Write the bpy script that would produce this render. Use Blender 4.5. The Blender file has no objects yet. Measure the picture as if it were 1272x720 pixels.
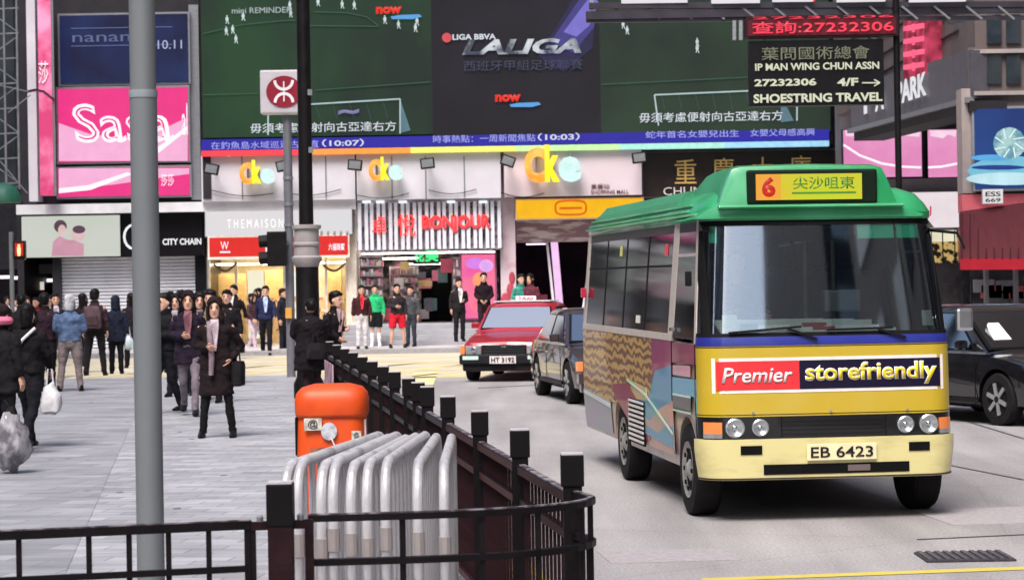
import bpy, bmesh, math, random
from mathutils import Vector, Matrix, noise
random.seed(7)
S = bpy.context.scene
COL = S.collection
R = math.radians
# ------------------------------------------------------------------ camera
FX, CX, CY, ROLL, CZ = 2850.0, 636.0, 345.0, 0.0165, 1.95
cam = bpy.data.cameras.new('camera')
cam.sensor_width = 36.0
cam.lens = 36.0 * FX / 1272.0
cam.shift_y = -15.0 / 1272.0
cam.clip_start = 0.1
cam.clip_end = 3000
camo = bpy.data.objects.new('camera', cam)
COL.objects.link(camo)
camo.matrix_world = Matrix.Translation((0, 0, CZ)) @ Matrix.Rotation(R(90), 4, 'X') @ Matrix.Rotation(-ROLL, 4, 'Z')
S.camera = camo
cam.dof.use_dof = True
cam.dof.focus_distance = 15.0
cam.dof.aperture_fstop = 8.0
# ------------------------------------------------------------------ world, sun, exposure
wd = bpy.data.worlds.new('World')
S.world = wd
wd.use_nodes = True
nt = wd.node_tree
sky = nt.nodes.new('ShaderNodeTexSky')
sky.sky_type = 'NISHITA'
sky.sun_disc = False
sky.sun_elevation = R(56)
sky.sun_rotation = R(200)
sky.dust_density = 4.0
sky.air_density = 1.0
nt.nodes['Background'].inputs['Strength'].default_value = 0.11
nt.links.new(sky.outputs[0], nt.nodes['Background'].inputs['Color'])
sun = bpy.data.lights.new('sun', 'SUN')
sun.energy = 1.9
sun.angle = R(30)
sun.color = (1.0, 0.96, 0.92)
suno = bpy.data.objects.new('sun', sun)
COL.objects.link(suno)
az = R(200)
sd = Vector((math.sin(az) * math.cos(R(56)), math.cos(az) * math.cos(R(56)), math.sin(R(56))))
suno.rotation_euler = sd.to_track_quat('Z', 'Y').to_euler()
S.view_settings.view_transform = 'Standard'
S.view_settings.look = 'None'
S.view_settings.gamma = 1
S.view_settings.exposure = 1.2
# ------------------------------------------------------------------ placing helpers
def W(px, py, d):
    dx, dy = px - CX, py - CY
    c, s = math.cos(ROLL), math.sin(ROLL)
    return Vector(((dx * c - dy * s) * d / FX, d, CZ - (dx * s + dy * c) * d / FX))
def G(px, py, z=0.0):
    dx, dy = px - CX, py - CY
    v = dx * math.sin(ROLL) + dy * math.cos(ROLL)
    return W(px, py, (CZ - z) * FX / v)
# ------------------------------------------------------------------ materials
def lin(c):
    c = c / 255.0
    return c / 12.92 if c <= 0.04045 else ((c + 0.055) / 1.055) ** 2.4
_M = {}
def mat(name, rgb, rough=0.6, metal=0.0, emit=0.0, var=0.12, scale=6.0, bump=0.0, bscale=None, coat=0.0, stretch=(1, 1, 1), rgb2=None, thr=None, alpha=None, wave=0):
    """rgb in sRGB 0-255; noise varies the colour, optional second colour rgb2 by noise threshold"""
    if name in _M: return _M[name]
    m = bpy.data.materials.new(name); m.use_nodes = True
    n = m.node_tree.nodes; l = m.node_tree.links
    b = n['Principled BSDF']
    c = [lin(v) for v in rgb]
    tc = n.new('ShaderNodeTexCoord'); mp = n.new('ShaderNodeMapping'); mp.inputs['Scale'].default_value = stretch
    l.new(tc.outputs['Object'], mp.inputs['Vector'])
    no = n.new('ShaderNodeTexNoise'); no.inputs['Scale'].default_value = scale; no.inputs['Detail'].default_value = 5
    l.new(mp.outputs[0], no.inputs['Vector'])
    fac = no.outputs['Fac']
    if wave:
        wv = n.new('ShaderNodeTexWave'); wv.bands_direction = 'Z'; wv.inputs['Scale'].default_value = wave; wv.inputs['Distortion'].default_value = 7; wv.inputs['Detail'].default_value = 3; wv.inputs['Detail Scale'].default_value = 2.0
        l.new(mp.outputs[0], wv.inputs['Vector']); fac = wv.outputs['Fac']
    cr = n.new('ShaderNodeValToRGB')
    a = [max(0, v * (1 - var)) for v in c] + [1]
    z = [min(1, v * (1 + var)) for v in c] + [1]
    if rgb2: z = [lin(v) for v in rgb2] + [1]
    cr.color_ramp.elements[0].color = a; cr.color_ramp.elements[1].color = z
    lo, hi = thr if thr else (0.3, 0.7)
    cr.color_ramp.elements[0].position = lo; cr.color_ramp.elements[1].position = hi
    l.new(fac, cr.inputs[0])
    l.new(cr.outputs[0], b.inputs['Base Color'])
    b.inputs['Roughness'].default_value = rough
    b.inputs['Metallic'].default_value = metal
    b.inputs['Coat Weight'].default_value = coat
    if max(rgb) < 62 and not metal and not coat: b.inputs['Specular IOR Level'].default_value = .15
    elif rough > .65: b.inputs['Specular IOR Level'].default_value = .25
    if emit:
        l.new(cr.outputs[0], b.inputs['Emission Color']); b.inputs['Emission Strength'].default_value = emit
    if alpha is not None: b.inputs['Alpha'].default_value = alpha
    if bump:
        n2 = n.new('ShaderNodeTexNoise'); n2.inputs['Scale'].default_value = bscale or scale * 4; n2.inputs['Detail'].default_value = 6
        l.new(mp.outputs[0], n2.inputs['Vector'])
        bp = n.new('ShaderNodeBump'); bp.inputs['Strength'].default_value = bump; bp.inputs['Distance'].default_value = 0.02
        l.new(n2.outputs['Fac'], bp.inputs['Height']); l.new(bp.outputs[0], b.inputs['Normal'])
    _M[name] = m
    return m
def glass(name, rgb, alpha=0.5, rough=0.03, spec=0.5):
    if name in _M: return _M[name]
    m = bpy.data.materials.new(name); m.use_nodes = True
    n = m.node_tree.nodes; l = m.node_tree.links
    n.clear()
    out = n.new('ShaderNodeOutputMaterial'); tr = n.new('ShaderNodeBsdfTransparent'); gl = n.new('ShaderNodeBsdfGlossy')
    no = n.new('ShaderNodeTexNoise'); no.inputs['Scale'].default_value = 1.5
    mx = n.new('ShaderNodeMixShader'); fr = n.new('ShaderNodeLayerWeight'); fr.inputs['Blend'].default_value = 0.35
    ma = n.new('ShaderNodeMath'); ma.operation = 'MULTIPLY_ADD'; ma.inputs[1].default_value = 0.9; ma.inputs[2].default_value = 1 - alpha
    mr = n.new('ShaderNodeMath'); mr.operation = 'MULTIPLY_ADD'; mr.inputs[1].default_value = 0.04; mr.inputs[2].default_value = rough
    l.new(no.outputs['Fac'], mr.inputs[0]); l.new(mr.outputs[0], gl.inputs['Roughness'])
    c = [lin(v) for v in rgb] + [1]
    tr.inputs['Color'].default_value = c
    gl.inputs['Color'].default_value = (0.9, 0.95, 1, 1)
    l.new(fr.outputs['Fresnel'], ma.inputs[0]); l.new(ma.outputs[0], mx.inputs[0])
    l.new(tr.outputs[0], mx.inputs[1]); l.new(gl.outputs[0], mx.inputs[2]); l.new(mx.outputs[0], out.inputs[0])
    _M[name] = m
    return m
# ------------------------------------------------------------------ objects
LOCAL = set()
def tag(o, label=None, cat=None, group=None, kind=None):
    if label: o['label'] = label
    if cat: o['category'] = cat
    if group: o['group'] = group
    if kind: o['kind'] = kind
    return o
def thing(name, label, cat, loc=(0, 0, 0), rz=None, group=None):
    o = bpy.data.objects.new(name, None); COL.objects.link(o)
    o.empty_display_size = 0.2
    o.location = loc
    if rz is not None:
        o.rotation_euler = (0, 0, rz); LOCAL.add(o.name)
    return tag(o, label, cat, group)
def rootof(o):
    while o.parent: o = o.parent
    return o
def offset(parent):
    if parent is None: return Vector((0, 0, 0))
    r = rootof(parent)
    return Vector((0, 0, 0)) if r.name in LOCAL else Vector(r.location)
class MB:
    def __init__(s): s.v = []; s.f = []; s.m = []; s.cm = 0
    def add(s, vs, fs):
        k = len(s.v); s.v += [tuple(v) for v in vs]
        for f in fs: s.f.append(tuple(i + k for i in f)); s.m.append(s.cm)
        return s
    def box(s, c, sz, rot=None):
        x, y, z = sz[0] / 2, sz[1] / 2, sz[2] / 2
        vs = [Vector((i * x, j * y, k * z)) for k in (-1, 1) for j in (-1, 1) for i in (-1, 1)]
        if rot is not None: vs = [rot @ v for v in vs]
        c = Vector(c)
        return s.add([v + c for v in vs], [(0, 2, 3, 1), (4, 5, 7, 6), (0, 1, 5, 4), (2, 6, 7, 3), (0, 4, 6, 2), (1, 3, 7, 5)])
    def bar(s, a, b, w, h=None, up=(0, 0, 1)):
        a, b = Vector(a), Vector(b); h = h or w
        y = (b - a); L = y.length; y.normalize(); u = Vector(up)
        x = y.cross(u)
        if x.length < 1e-3: x = y.cross(Vector((1, 0, 0)))
        x.normalize(); z = x.cross(y)
        M = Matrix((x, y, z)).transposed()
        return s.box((a + b) / 2, (w, L, h), M)
    def tube(s, pts, rad, n=8, cap=True, ey=1.0):
        pts = [Vector(p) for p in pts]; k0 = len(s.v)
        rads = rad if isinstance(rad, (list, tuple)) else [rad] * len(pts)
        pu = None; vs = []
        for i, p in enumerate(pts):
            t = (pts[min(i + 1, len(pts) - 1)] - pts[max(i - 1, 0)]).normalized()
            if pu is None: pu = t.cross(Vector((0, 1, 0.001))) if abs(t.y) < 0.9 else t.cross(Vector((1, 0, 0)))
            u = (pu - t * pu.dot(t)).normalized(); pu = u; w = t.cross(u)
            for j in range(n):
                a = 2 * math.pi * j / n
                vs.append(p + u * math.cos(a) * rads[i] + w * math.sin(a) * rads[i] * ey)
        fs = [(i * n + j, i * n + (j + 1) % n, (i + 1) * n + (j + 1) % n, (i + 1) * n + j) for i in range(len(pts) - 1) for j in range(n)]
        if cap: fs += [tuple(range(n))[::-1], tuple((len(pts) - 1) * n + j for j in range(n))]
        return s.add(vs, fs)
    def rings(s, rs, cap=True, closed=True):
        n = len(rs[0]); vs = [p for r in rs for p in r]
        fs = [(i * n + j, i * n + (j + 1) % n, (i + 1) * n + (j + 1) % n, (i + 1) * n + j) for i in range(len(rs) - 1) for j in range(n if closed else n - 1)]
        if cap: fs += [tuple(range(n))[::-1], tuple((len(rs) - 1) * n + j for j in range(n))]
        return s.add(vs, fs)
    def lathe(s, c, prof, n=16, sx=1, sy=1):
        c = Vector(c)
        return s.rings([[c + Vector((math.cos(2 * math.pi * j / n) * r * sx, math.sin(2 * math.pi * j / n) * r * sy, z)) for j in range(n)] for r, z in prof])
    def prism(s, pts, off):
        """pts: planar outline (list of Vectors), extruded by vector off"""
        pts = [Vector(p) for p in pts]; off = Vector(off); n = len(pts)
        return s.add(pts + [p + off for p in pts], [tuple(range(n)), tuple(range(n, 2 * n))[::-1]] + [(j, j + n, (j + 1) % n + n, (j + 1) % n) for j in range(n)])
    def ell(s, c, r, n=12, m=8):
        c = Vector(c)
        return s.rings([[c + Vector((math.sin(math.pi * (i + .02) / (m + .04)) * math.cos(2 * math.pi * j / n) * r[0], math.sin(math.pi * (i + .02) / (m + .04)) * math.sin(2 * math.pi * j / n) * r[1], -math.cos(math.pi * (i + .02) / (m + .04)) * r[2])) for j in range(n)] for i in range(m + 1)])
    def grid(s, fn, us, vs_):
        k = [fn(u, v) for v in vs_ for u in us]; nu = len(us)
        return s.add(k, [(j * nu + i, j * nu + i + 1, (j + 1) * nu + i + 1, (j + 1) * nu + i) for j in range(len(vs_) - 1) for i in range(nu - 1)])
    def xf(s, M):
        s.v = [tuple(M @ Vector(v)) for v in s.v]; return s
    def mesh(s, name, mats, off=Vector((0, 0, 0)), smooth=False, bevel=0, flip=True):
        me = bpy.data.meshes.new(name)
        me.from_pydata([(v[0] - off.x, v[1] - off.y, v[2] - off.z) for v in s.v], [], s.f)
        for m in (mats if isinstance(mats, (list, tuple)) else [mats]): me.materials.append(m)
        me.polygons.foreach_set('material_index', s.m)
        bm = bmesh.new(); bm.from_mesh(me)
        bmesh.ops.recalc_face_normals(bm, faces=bm.faces)
        if bevel:
            es = [e for e in bm.edges if len(e.link_faces) == 2 and e.calc_face_angle(0) > 0.6]
            bmesh.ops.bevel(bm, geom=es, offset=bevel, segments=2, affect='EDGES', profile=0.6)
        bm.to_mesh(me); bm.free()
        if smooth:
            me.polygons.foreach_set('use_smooth', [True] * len(me.polygons))
            if smooth != 'all':
                try: me.set_sharp_from_angle(angle=R(40))
                except Exception: pass
        me.update()
        return me
    def build(s, name, mats, parent=None, smooth=False, bevel=0, label=None, cat=None, group=None, kind=None):
        o = bpy.data.objects.new(name, s.mesh(name, mats, offset(parent), smooth, bevel))
        COL.objects.link(o); o.parent = parent
        return tag(o, label, cat, group, kind)
def again(o, delta):
    """a second piece sharing the mesh of o, moved by delta"""
    c = o.copy(); COL.objects.link(c); c.parent = o.parent
    c.location = Vector(o.location) + Vector(delta)
    return c
def fbox(x0, y0, x1, y1, d, th, m, parent, name, mb=None, **k):
    """upright slab facing the street: photo rectangle at distance d, th thick (backwards)"""
    c = W((x0 + x1) / 2, (y0 + y1) / 2, d); w = (x1 - x0) * d / FX; h = (y1 - y0) * d / FX
    q = mb or MB(); q.box((c.x, d + th / 2, c.z), (w, th, h))
    return None if mb is not None else q.build(name, m, parent, **k)
def fthing(name, label, cat, x0, y0, x1, y1, d, group=None):
    c = W((x0 + x1) / 2, y1, d)
    return thing(name, label, cat, c, None, group)
_TX = {}
def textmesh(body, w, h, M, m, parent, name='lettering', shear=0.0, bold=0.0, depth=0.01, fitw=True, **k):
    """lettering fitted to w x h, centred on M (its local XY plane)"""
    cu = bpy.data.curves.new('lettering', 'FONT'); cu.body = body; cu.shear = shear; cu.offset = bold; cu.resolution_u = 3
    t = bpy.data.objects.new('lettering_curve', cu); COL.objects.link(t)
    dg = bpy.context.evaluated_depsgraph_get(); dg.update()
    me = bpy.data.meshes.new_from_object(t.evaluated_get(dg))
    bpy.data.objects.remove(t); bpy.data.curves.remove(cu)
    xs = [v.co.x for v in me.vertices]; ys = [v.co.y for v in me.vertices]
    x0, x1, y0, y1 = min(xs), max(xs), min(ys), max(ys)
    sy = h / (y1 - y0); sx = w / (x1 - x0) if fitw else sy
    bm = bmesh.new(); bm.from_mesh(me)
    r = bmesh.ops.extrude_face_region(bm, geom=bm.faces[:])
    for v in r['geom']:
        if isinstance(v, bmesh.types.BMVert): v.co.z += 1
    off = offset(parent)
    for v in bm.verts:
        p = M @ Vector(((v.co.x - (x0 + x1) / 2) * sx, (v.co.y - (y0 + y1) / 2) * sy, (depth if v.co.z > 0.5 else 0)))
        v.co = p - off
    bmesh.ops.recalc_face_normals(bm, faces=bm.faces)
    bm.to_mesh(me); bm.free(); me.materials.clear(); me.materials.append(m)
    o = bpy.data.objects.new(name, me); COL.objects.link(o); o.parent = parent
    return tag(o, **k)
def ftext(body, x0, y0, x1, y1, d, m, parent, **k):
    c = W((x0 + x1) / 2, (y0 + y1) / 2, d)
    M = Matrix.Translation(c) @ Matrix.Rotation(R(90), 4, 'X')
    return textmesh(body, (x1 - x0) * d / FX, (y1 - y0) * d / FX, M, m, parent, **k)
BAKE = []; CUT = []
def bake_all():
    bpy.context.view_layer.update()
    dg = bpy.context.evaluated_depsgraph_get()
    done = []
    for o, fn in BAKE: done.append((o, bpy.data.meshes.new_from_object(o.evaluated_get(dg)), fn))
    for o, me, fn in done:
        o.modifiers.clear(); o.data = me
        if fn: fn(me)
    for c in CUT: bpy.data.objects.remove(c)
# shared materials
blackm = mat('black_paint', (22, 20, 22), 0.45, var=0.3, bump=.1)
whitem = mat('white_paint', (215, 213, 216), 0.5, var=0.05, bump=.05)
greym = mat('grey_metal', (120, 124, 128), 0.45, 0.3, var=0.1)
darkm = mat('dark_void', (26, 25, 28), 0.8, var=0.4)
lampw = mat('lamp_white', (255, 250, 240), 0.5, emit=2.5, var=0)
# ------------------------------------------------------------------ ground
def roadmat():
    m = bpy.data.materials.new('asphalt'); m.use_nodes = True; n = m.node_tree.nodes; l = m.node_tree.links; b = n['Principled BSDF']
    tc = n.new('ShaderNodeTexCoord')
    n1 = n.new('ShaderNodeTexNoise'); n1.inputs['Scale'].default_value = 0.35; n1.inputs['Detail'].default_value = 6; n1.inputs['Roughness'].default_value = .6
    n2 = n.new('ShaderNodeTexNoise'); n2.inputs['Scale'].default_value = 45; n2.inputs['Detail'].default_value = 3
    mp = n.new('ShaderNodeMapping'); mp.inputs['Scale'].default_value = (1.2, .12, 1)
    n3 = n.new('ShaderNodeTexNoise'); n3.inputs['Scale'].default_value = 1.6; n3.inputs['Detail'].default_value = 4
    vo = n.new('ShaderNodeTexVoronoi'); vo.feature = 'DISTANCE_TO_EDGE'; vo.inputs['Scale'].default_value = .22
    l.new(tc.outputs['Object'], n1.inputs['Vector']); l.new(tc.outputs['Object'], n2.inputs['Vector']); l.new(tc.outputs['Object'], mp.inputs[0]); l.new(mp.outputs[0], n3.inputs['Vector']); l.new(tc.outputs['Object'], vo.inputs['Vector'])
    c1 = n.new('ShaderNodeValToRGB'); c1.color_ramp.elements[0].position = .3; c1.color_ramp.elements[1].position = .7
    c1.color_ramp.elements[0].color = (.335, .318, .323, 1); c1.color_ramp.elements[1].color = (.44, .42, .425, 1)
    l.new(n1.outputs['Fac'], c1.inputs[0])
    mx = n.new('ShaderNodeMix'); mx.data_type = 'RGBA'; mx.blend_type = 'MULTIPLY'; mx.inputs[0].default_value = .6
    l.new(c1.outputs[0], mx.inputs[6]); l.new(n3.outputs['Fac'], mx.inputs[7])
    mx2 = n.new('ShaderNodeMix'); mx2.data_type = 'RGBA'; mx2.blend_type = 'OVERLAY'; mx2.inputs[0].default_value = .7
    l.new(mx.outputs[2], mx2.inputs[6]); l.new(n2.outputs['Fac'], mx2.inputs[7])
    cr = n.new('ShaderNodeValToRGB'); cr.color_ramp.elements[0].position = .0; cr.color_ramp.elements[0].color = (.86, .86, .86, 1); cr.color_ramp.elements[1].position = .004; cr.color_ramp.elements[1].color = (1, 1, 1, 1)
    l.new(vo.outputs['Distance'], cr.inputs[0])
    mx3 = n.new('ShaderNodeMix'); mx3.data_type = 'RGBA'; mx3.blend_type = 'MULTIPLY'; mx3.inputs[0].default_value = 1
    l.new(mx2.outputs[2], mx3.inputs[6]); l.new(cr.outputs[0], mx3.inputs[7]); l.new(mx3.outputs[2], b.inputs['Base Color'])
    b.inputs['Roughness'].default_value = .75
    bp = n.new('ShaderNodeBump'); bp.inputs['Strength'].default_value = .4; bp.inputs['Distance'].default_value = .01
    l.new(n2.outputs['Fac'], bp.inputs['Height']); l.new(bp.outputs[0], b.inputs['Normal'])
    return m
def pavemat(bw=.42, k=1.0, rz=8):
    m = bpy.data.materials.new('paver_blocks'); m.use_nodes = True; n = m.node_tree.nodes; l = m.node_tree.links; b = n['Principled BSDF']
    tc = n.new('ShaderNodeTexCoord'); mp = n.new('ShaderNodeMapping'); mp.inputs['Rotation'].default_value = (0, 0, R(rz))
    l.new(tc.outputs['Object'], mp.inputs[0])
    br = n.new('ShaderNodeTexBrick'); br.inputs['Scale'].default_value = 1; br.inputs['Brick Width'].default_value = bw; br.inputs['Row Height'].default_value = bw / 2
    br.inputs['Mortar Size'].default_value = .006; br.inputs['Color1'].default_value = (.345, .348, .378, 1); br.inputs['Color2'].default_value = (.24, .242, .264, 1); br.inputs['Mortar'].default_value = (.15, .15, .165, 1)
    l.new(mp.outputs[0], br.inputs['Vector'])
    n1 = n.new('ShaderNodeTexNoise'); n1.inputs['Scale'].default_value = .8; n1.inputs['Detail'].default_value = 7
    mp2 = n.new('ShaderNodeMapping'); mp2.inputs['Scale'].default_value = (1.5, 4, 1)
    l.new(tc.outputs['Object'], mp2.inputs[0]); l.new(mp2.outputs[0], n1.inputs['Vector'])
    mx = n.new('ShaderNodeMix'); mx.data_type = 'RGBA'; mx.blend_type = 'OVERLAY'; mx.inputs[0].default_value = .55
    l.new(br.outputs['Color'], mx.inputs[6]); l.new(n1.outputs['Fac'], mx.inputs[7]); l.new(mx.outputs[2], b.inputs['Base Color'])
    for nm in ('Color1', 'Color2', 'Mortar'): br.inputs[nm].default_value = [v * k for v in br.inputs[nm].default_value[:3]] + [1]
    b.inputs['Roughness'].default_value = .65
    bp = n.new('ShaderNodeBump'); bp.inputs['Strength'].default_value = .5; bp.inputs['Distance'].default_value = .004
    l.new(br.outputs['Fac'], bp.inputs['Height']); bp.invert = True; l.new(bp.outputs[0], b.inputs['Normal'])
    return m
def sheet(name, pts, z, m, **k):
    q = MB(); q.add([(p[0], p[1], z) for p in pts], [tuple(range(len(pts)))])
    return q.build(name, m, None, kind='structure', **k)
PZ = 0.12
road = roadmat()
sheet('road', [(-900, -900), (900, -900), (900, 900), (-900, 900)], 0, road)
def fen(d): return 0.226 - 0.135 * (d - 9.1)      # fence line x at distance d
arc = [(fen(9.1), 9.1), (.29, 8.85), (.22, 8.65), (.02, 8.48), (-.3, 8.38), (-.75, 8.33)]
kx = .22
edge = [(fen(45) + kx, 45), (fen(9.1) + kx, 9.1), (.52, 8.7), (.38, 8.38), (.05, 8.18), (-.4, 8.08), (-1.0, 8.0), (-30, 6.6)]
pav = MB(); outline = edge + [(-60, 6.6), (-60, 45)]
pav.prism([(x, y, PZ) for x, y in outline], (0, 0, -PZ - .3))
pav.build('pavement', pavemat(), None, kind='structure')
smoothm = mat('smooth_concrete', (140, 141, 150), .6, scale=.9, bump=.1, bscale=30, rgb2=(164, 164, 172), thr=(.35, .65), stretch=(1.4, .5, 1))
a1, a2 = G(0, 625, PZ), G(172, 484, PZ)
dirv = (a2 - a1)
q2 = a2 + dirv * .25
p0 = a1 - dirv * 1.2
sheet('concrete_path', [(p0.x, max(p0.y, 6.7)), (q2.x, min(q2.y, 44.6)), (-40, 44.6), (-40, 6.7)], PZ + .004, pavemat(.62, .86, 12))
kerbm = mat('kerb_granite', (150, 148, 150), .7, var=.15, scale=8, bump=.3)
for i in range(34):
    d0, d1 = 9.3 + i * 1.05, 9.3 + i * 1.05 + 1.03
    q = MB(); q.bar((fen(d0) + kx + .05, d0, PZ / 2 + .004), (fen(d1) + kx + .05, d1, PZ / 2 + .004), .13, PZ)
    q.build('kerbstone', kerbm, None, kind='structure')
yel = mat('yellow_line_paint', (214, 196, 92), .7, var=.25, scale=9, bump=.1, rgb2=(170, 160, 120), thr=(.55, .8))
q = MB()
for off in (.32, .46):
    for i in range(30):
        d0, d1 = 9.0 + i * 1.2, 10.2 + i * 1.2
        q.add([(fen(d0) + kx + off, d0, .004), (fen(d0) + kx + off + .08, d0, .004), (fen(d1) + kx + off + .08, d1, .004), (fen(d1) + kx + off, d1, .004)], [(0, 1, 2, 3)])
q.build('yellow_kerb_lines', yel, None, kind='structure')
# yellow line bottom right
a, b, c, d_ = G(930, 717), G(1275, 699), G(1275, 703), G(930, 721)
sheet('yellow_stop_line', [(a.x - .3, a.y - .01), (b.x + 2, b.y + .12), (c.x + 2, c.y + .12), (d_.x - .3, d_.y - .01)], .004, yel)
cream = mat('cream_crossing_surface', (196, 184, 152), .7, var=.18, scale=.8, bump=.1, bscale=25, rgb2=(196, 190, 176), thr=(.4, .65), stretch=(.5, 1.6, 1))
xr = G(612, 470).x
sheet('crossing_surface', [(-40, 45.35), (fen(45) + kx + .2, 45.35), (xr - .2, 45.2), (xr + .4, 52), (xr + .9, 60.6), (-40, 60.6)], .004, cream)
q = MB()
def hatch(x0, d0, x1, d1, w=.22):
    q.add([(x0, d0, .008), (x0 + w, d0, .008), (x1 + w, d1, .008), (x1, d1, .008)], [(0, 1, 2, 3)])
for i in range(9): hatch(-9 + i * 1.7, 46, -5 + i * 1.7, 55)
for i in range(6): hatch(-7 + i * 1.7, 55, -10 + i * 1.7, 46)
a = G(545, 478); hatch(a.x - .6, a.y, a.x - .7, a.y + 6, .5); hatch(a.x - 1.4, a.y + 3, a.x + .3, a.y + 4, .9)
q.build('yellow_box_marking', mat('faded_yellow', (222, 204, 120), .7, rgb2=(208, 198, 164), thr=(.35, .6), scale=2), None, kind='structure')
# faint dark patches / road joints
jt = mat('tar_seam', (70, 66, 70), .5, var=.2)
for (xa, ya, xb, yb) in ((595, 482, 668, 478), (1090, 560, 1272, 596), (1190, 520, 1272, 545), (1140, 670, 1272, 664), (560, 466, 590, 468)):
    a, b = G(xa, ya), G(xb, yb); q = MB(); q.bar((a.x, a.y, .003), (b.x, b.y, .003), .035 if ya > 500 else .07, .006)
    q.build('tar_seam', jt, None, kind='structure')
# drain cover bottom right
dc = G(1198, 692); dr = thing('drain_cover', 'dark slotted iron drain grate set in the road by the yellow line', 'drain cover', (dc.x, dc.y, 0))
q = MB(); q.box((dc.x, dc.y, .008), (.60, .5, .012)); q.build('frame', mat('iron_dark', (62, 58, 66), .6, .4, var=.3, scale=30, bump=.3), dr)
q = MB(); q.box((dc.x - .27, dc.y, .018), (.03, .46, .012)); b0 = q.build('bar', mat('iron_bar', (92, 86, 94), .6, .4, var=.3), dr)
for i in range(1, 10): again(b0, (i * .06, 0, 0))
# far pavement with kerb and steps
q = MB(); q.box((-5, 64.5, PZ / 2 - .1), (90, 7.2, PZ + .2)); q.build('far_pavement', mat('far_paving', (176, 172, 176), .6, var=.12, scale=1.2, bump=.1), None, kind='structure')
q = MB(); q.box((-5, 60.82, PZ / 2), (90, .14, PZ + .01)); q.build('far_kerb', kerbm, None, kind='structure')
# right-hand pavement
q = MB(); q.box((24, 42.85, PZ / 2 - .1), (31, 35.7, PZ + .2)); q.build('right_pavement', mat('right_paving', (150, 146, 150), .6, var=.12, scale=1.2), None, kind='structure')

# worn patches, manhole and litter give the ground its small events
pm = mat('asphalt_patch', (112, 106, 110), .8, var=.2, scale=20, bump=.3)
for (px, py, w_, l_) in ((830, 690, .9, .7), (610, 560, .8, 1.6), (1240, 640, 1.1, 1.2)):
    c = G(px, py); q = MB(); q.box((c.x, c.y, .0025), (w_, l_, .005), Matrix.Rotation(.1, 3, 'Z')); q.build('road_patch', mat('asphalt_patch_light', (150, 145, 148), .8, var=.15, scale=20, bump=.2), None, kind='structure')
c = G(60, 620, PZ)
for i in range(26):
    px, py = random.uniform(0, 350), random.uniform(475, 640); c = G(px, py, PZ)
    if c.x > fen(c.y) - .1: continue
    q = MB() if i == 0 else q
    q.prism([(c.x + math.cos(t) * .035, c.y + math.sin(t) * .04, PZ + .0052) for t in [k * math.pi / 4 for k in range(8)]], (0, 0, .002))
tag(q.build('gum_spots', mat('gum_dark', (128, 127, 136), .8, var=.3), None, kind='stuff'), 'small dark gum spots scattered over the pavement', 'stains')
# ================================================================== SHOPPING STREET FACADE
EX = 0.45
def emis(name, rgb, k=1.0, rgb2=None, scale=3.0, thr=(.35, .65), stretch=(1, 1, 1), rough=.35, var=.08):
    if name in _M: return _M[name]
    m = mat(name, rgb, rough, emit=k * EX, rgb2=rgb2, scale=scale, thr=thr, stretch=stretch, var=var)
    b = m.node_tree.nodes['Principled BSDF']
    for l in list(b.inputs['Base Color'].links): m.node_tree.links.remove(l)
    b.inputs['Base Color'].default_value = (.012, .012, .012, 1); b.inputs['Specular IOR Level'].default_value = .12
    return m
D = 66.0
plaster = mat('facade_plaster', (196, 193, 198), .6, var=.1, scale=1.2, bump=.15)
darkwall = mat('facade_dark_cladding', (44, 42, 46), .5, var=.25, scale=1.5, bump=.1)
steel = mat('brushed_steel', (150, 152, 158), .35, .6, var=.15, scale=3, stretch=(1, 1, 12))
blackpanel = mat('black_panel', (20, 19, 22), .3, var=.2)
goldm = mat('gold_letter', (216, 178, 100), .4, .1, var=.15)
bld = thing('shopping_building', 'long shopping building behind the street with the giant screen and shops on its ground floor', 'building', (0, D, PZ))
def zat(py, d=D, px=636): return W(px, py, d).z
def xat(px, d=D): return W(px, 345, d).x
q = MB(); x0, x1 = xat(28), xat(1048)
ztop = 32; zb = zat(244)
q.box(((x0 + x1) / 2, D + 1, (ztop + zb) / 2), (x1 - x0, 2, ztop - zb)); q.build('wall', darkwall, bld)
# storeys above the screen, each with its own windows (out of the frame, seen only by a raised camera)
wm = mat('dark_window_glass', (40, 48, 56), .1, var=.2, coat=.5)
for k in range(5):
    q = MB(); z = 14.5 + k * 3.4
    for i in range(14):
        q.box((x0 + 1.2 + i * (x1 - x0 - 2.4) / 13, D - .02, z), (1.2, .08, 1.6))
    q.build('window_row', wm, bld)
# ground-floor room: back wall, ceiling
q = MB(); q.box(((x0 + x1) / 2, D + 6, zb / 2 + .06), (x1 - x0, .3, zb)); q.build('back_wall', mat('room_back', (70, 66, 64), .8, var=.3), bld)
q = MB(); q.box(((x0 + x1) / 2, D + 3.9, zb + .12), (x1 - x0, 3.8, .2)); q.build('ceiling_slab', mat('room_ceiling', (120, 116, 112), .8), bld)
def pier(xa, xb, y0, y1, m, d=D, th=6.0, name='pier'):
    xa_, xb_ = xat(xa), xat(xb); zt = zat(y0, d, (xa + xb) / 2); z0 = PZ + .01 if y1 is None else zat(y1, d, (xa + xb) / 2)
    q = MB(); q.box(((xa_ + xb_) / 2, d + th / 2, (zt + z0) / 2), (xb_ - xa_, th, zt - z0)); return q.build(name, m, bld)
pier(22, 30, 250, None, darkwall); pier(66, 75, 318, None, darkwall, D - .1)
pier(243, 257, 262, None, blackpanel, D - .1)
pier(433, 443, 258, None, mat('pier_cream', (215, 205, 190), .6), D - .1)
pier(622, 641, 190, None, mat('pier_pink_white', (216, 196, 204), .5, var=.1, rgb2=(190, 120, 130), thr=(.55, .75), scale=1.6), D - .15)
pier(795, 802, 244, None, darkwall)
pier(900, 912, 244, None, darkwall); pier(1036, 1050, 244, None, darkwall)
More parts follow.
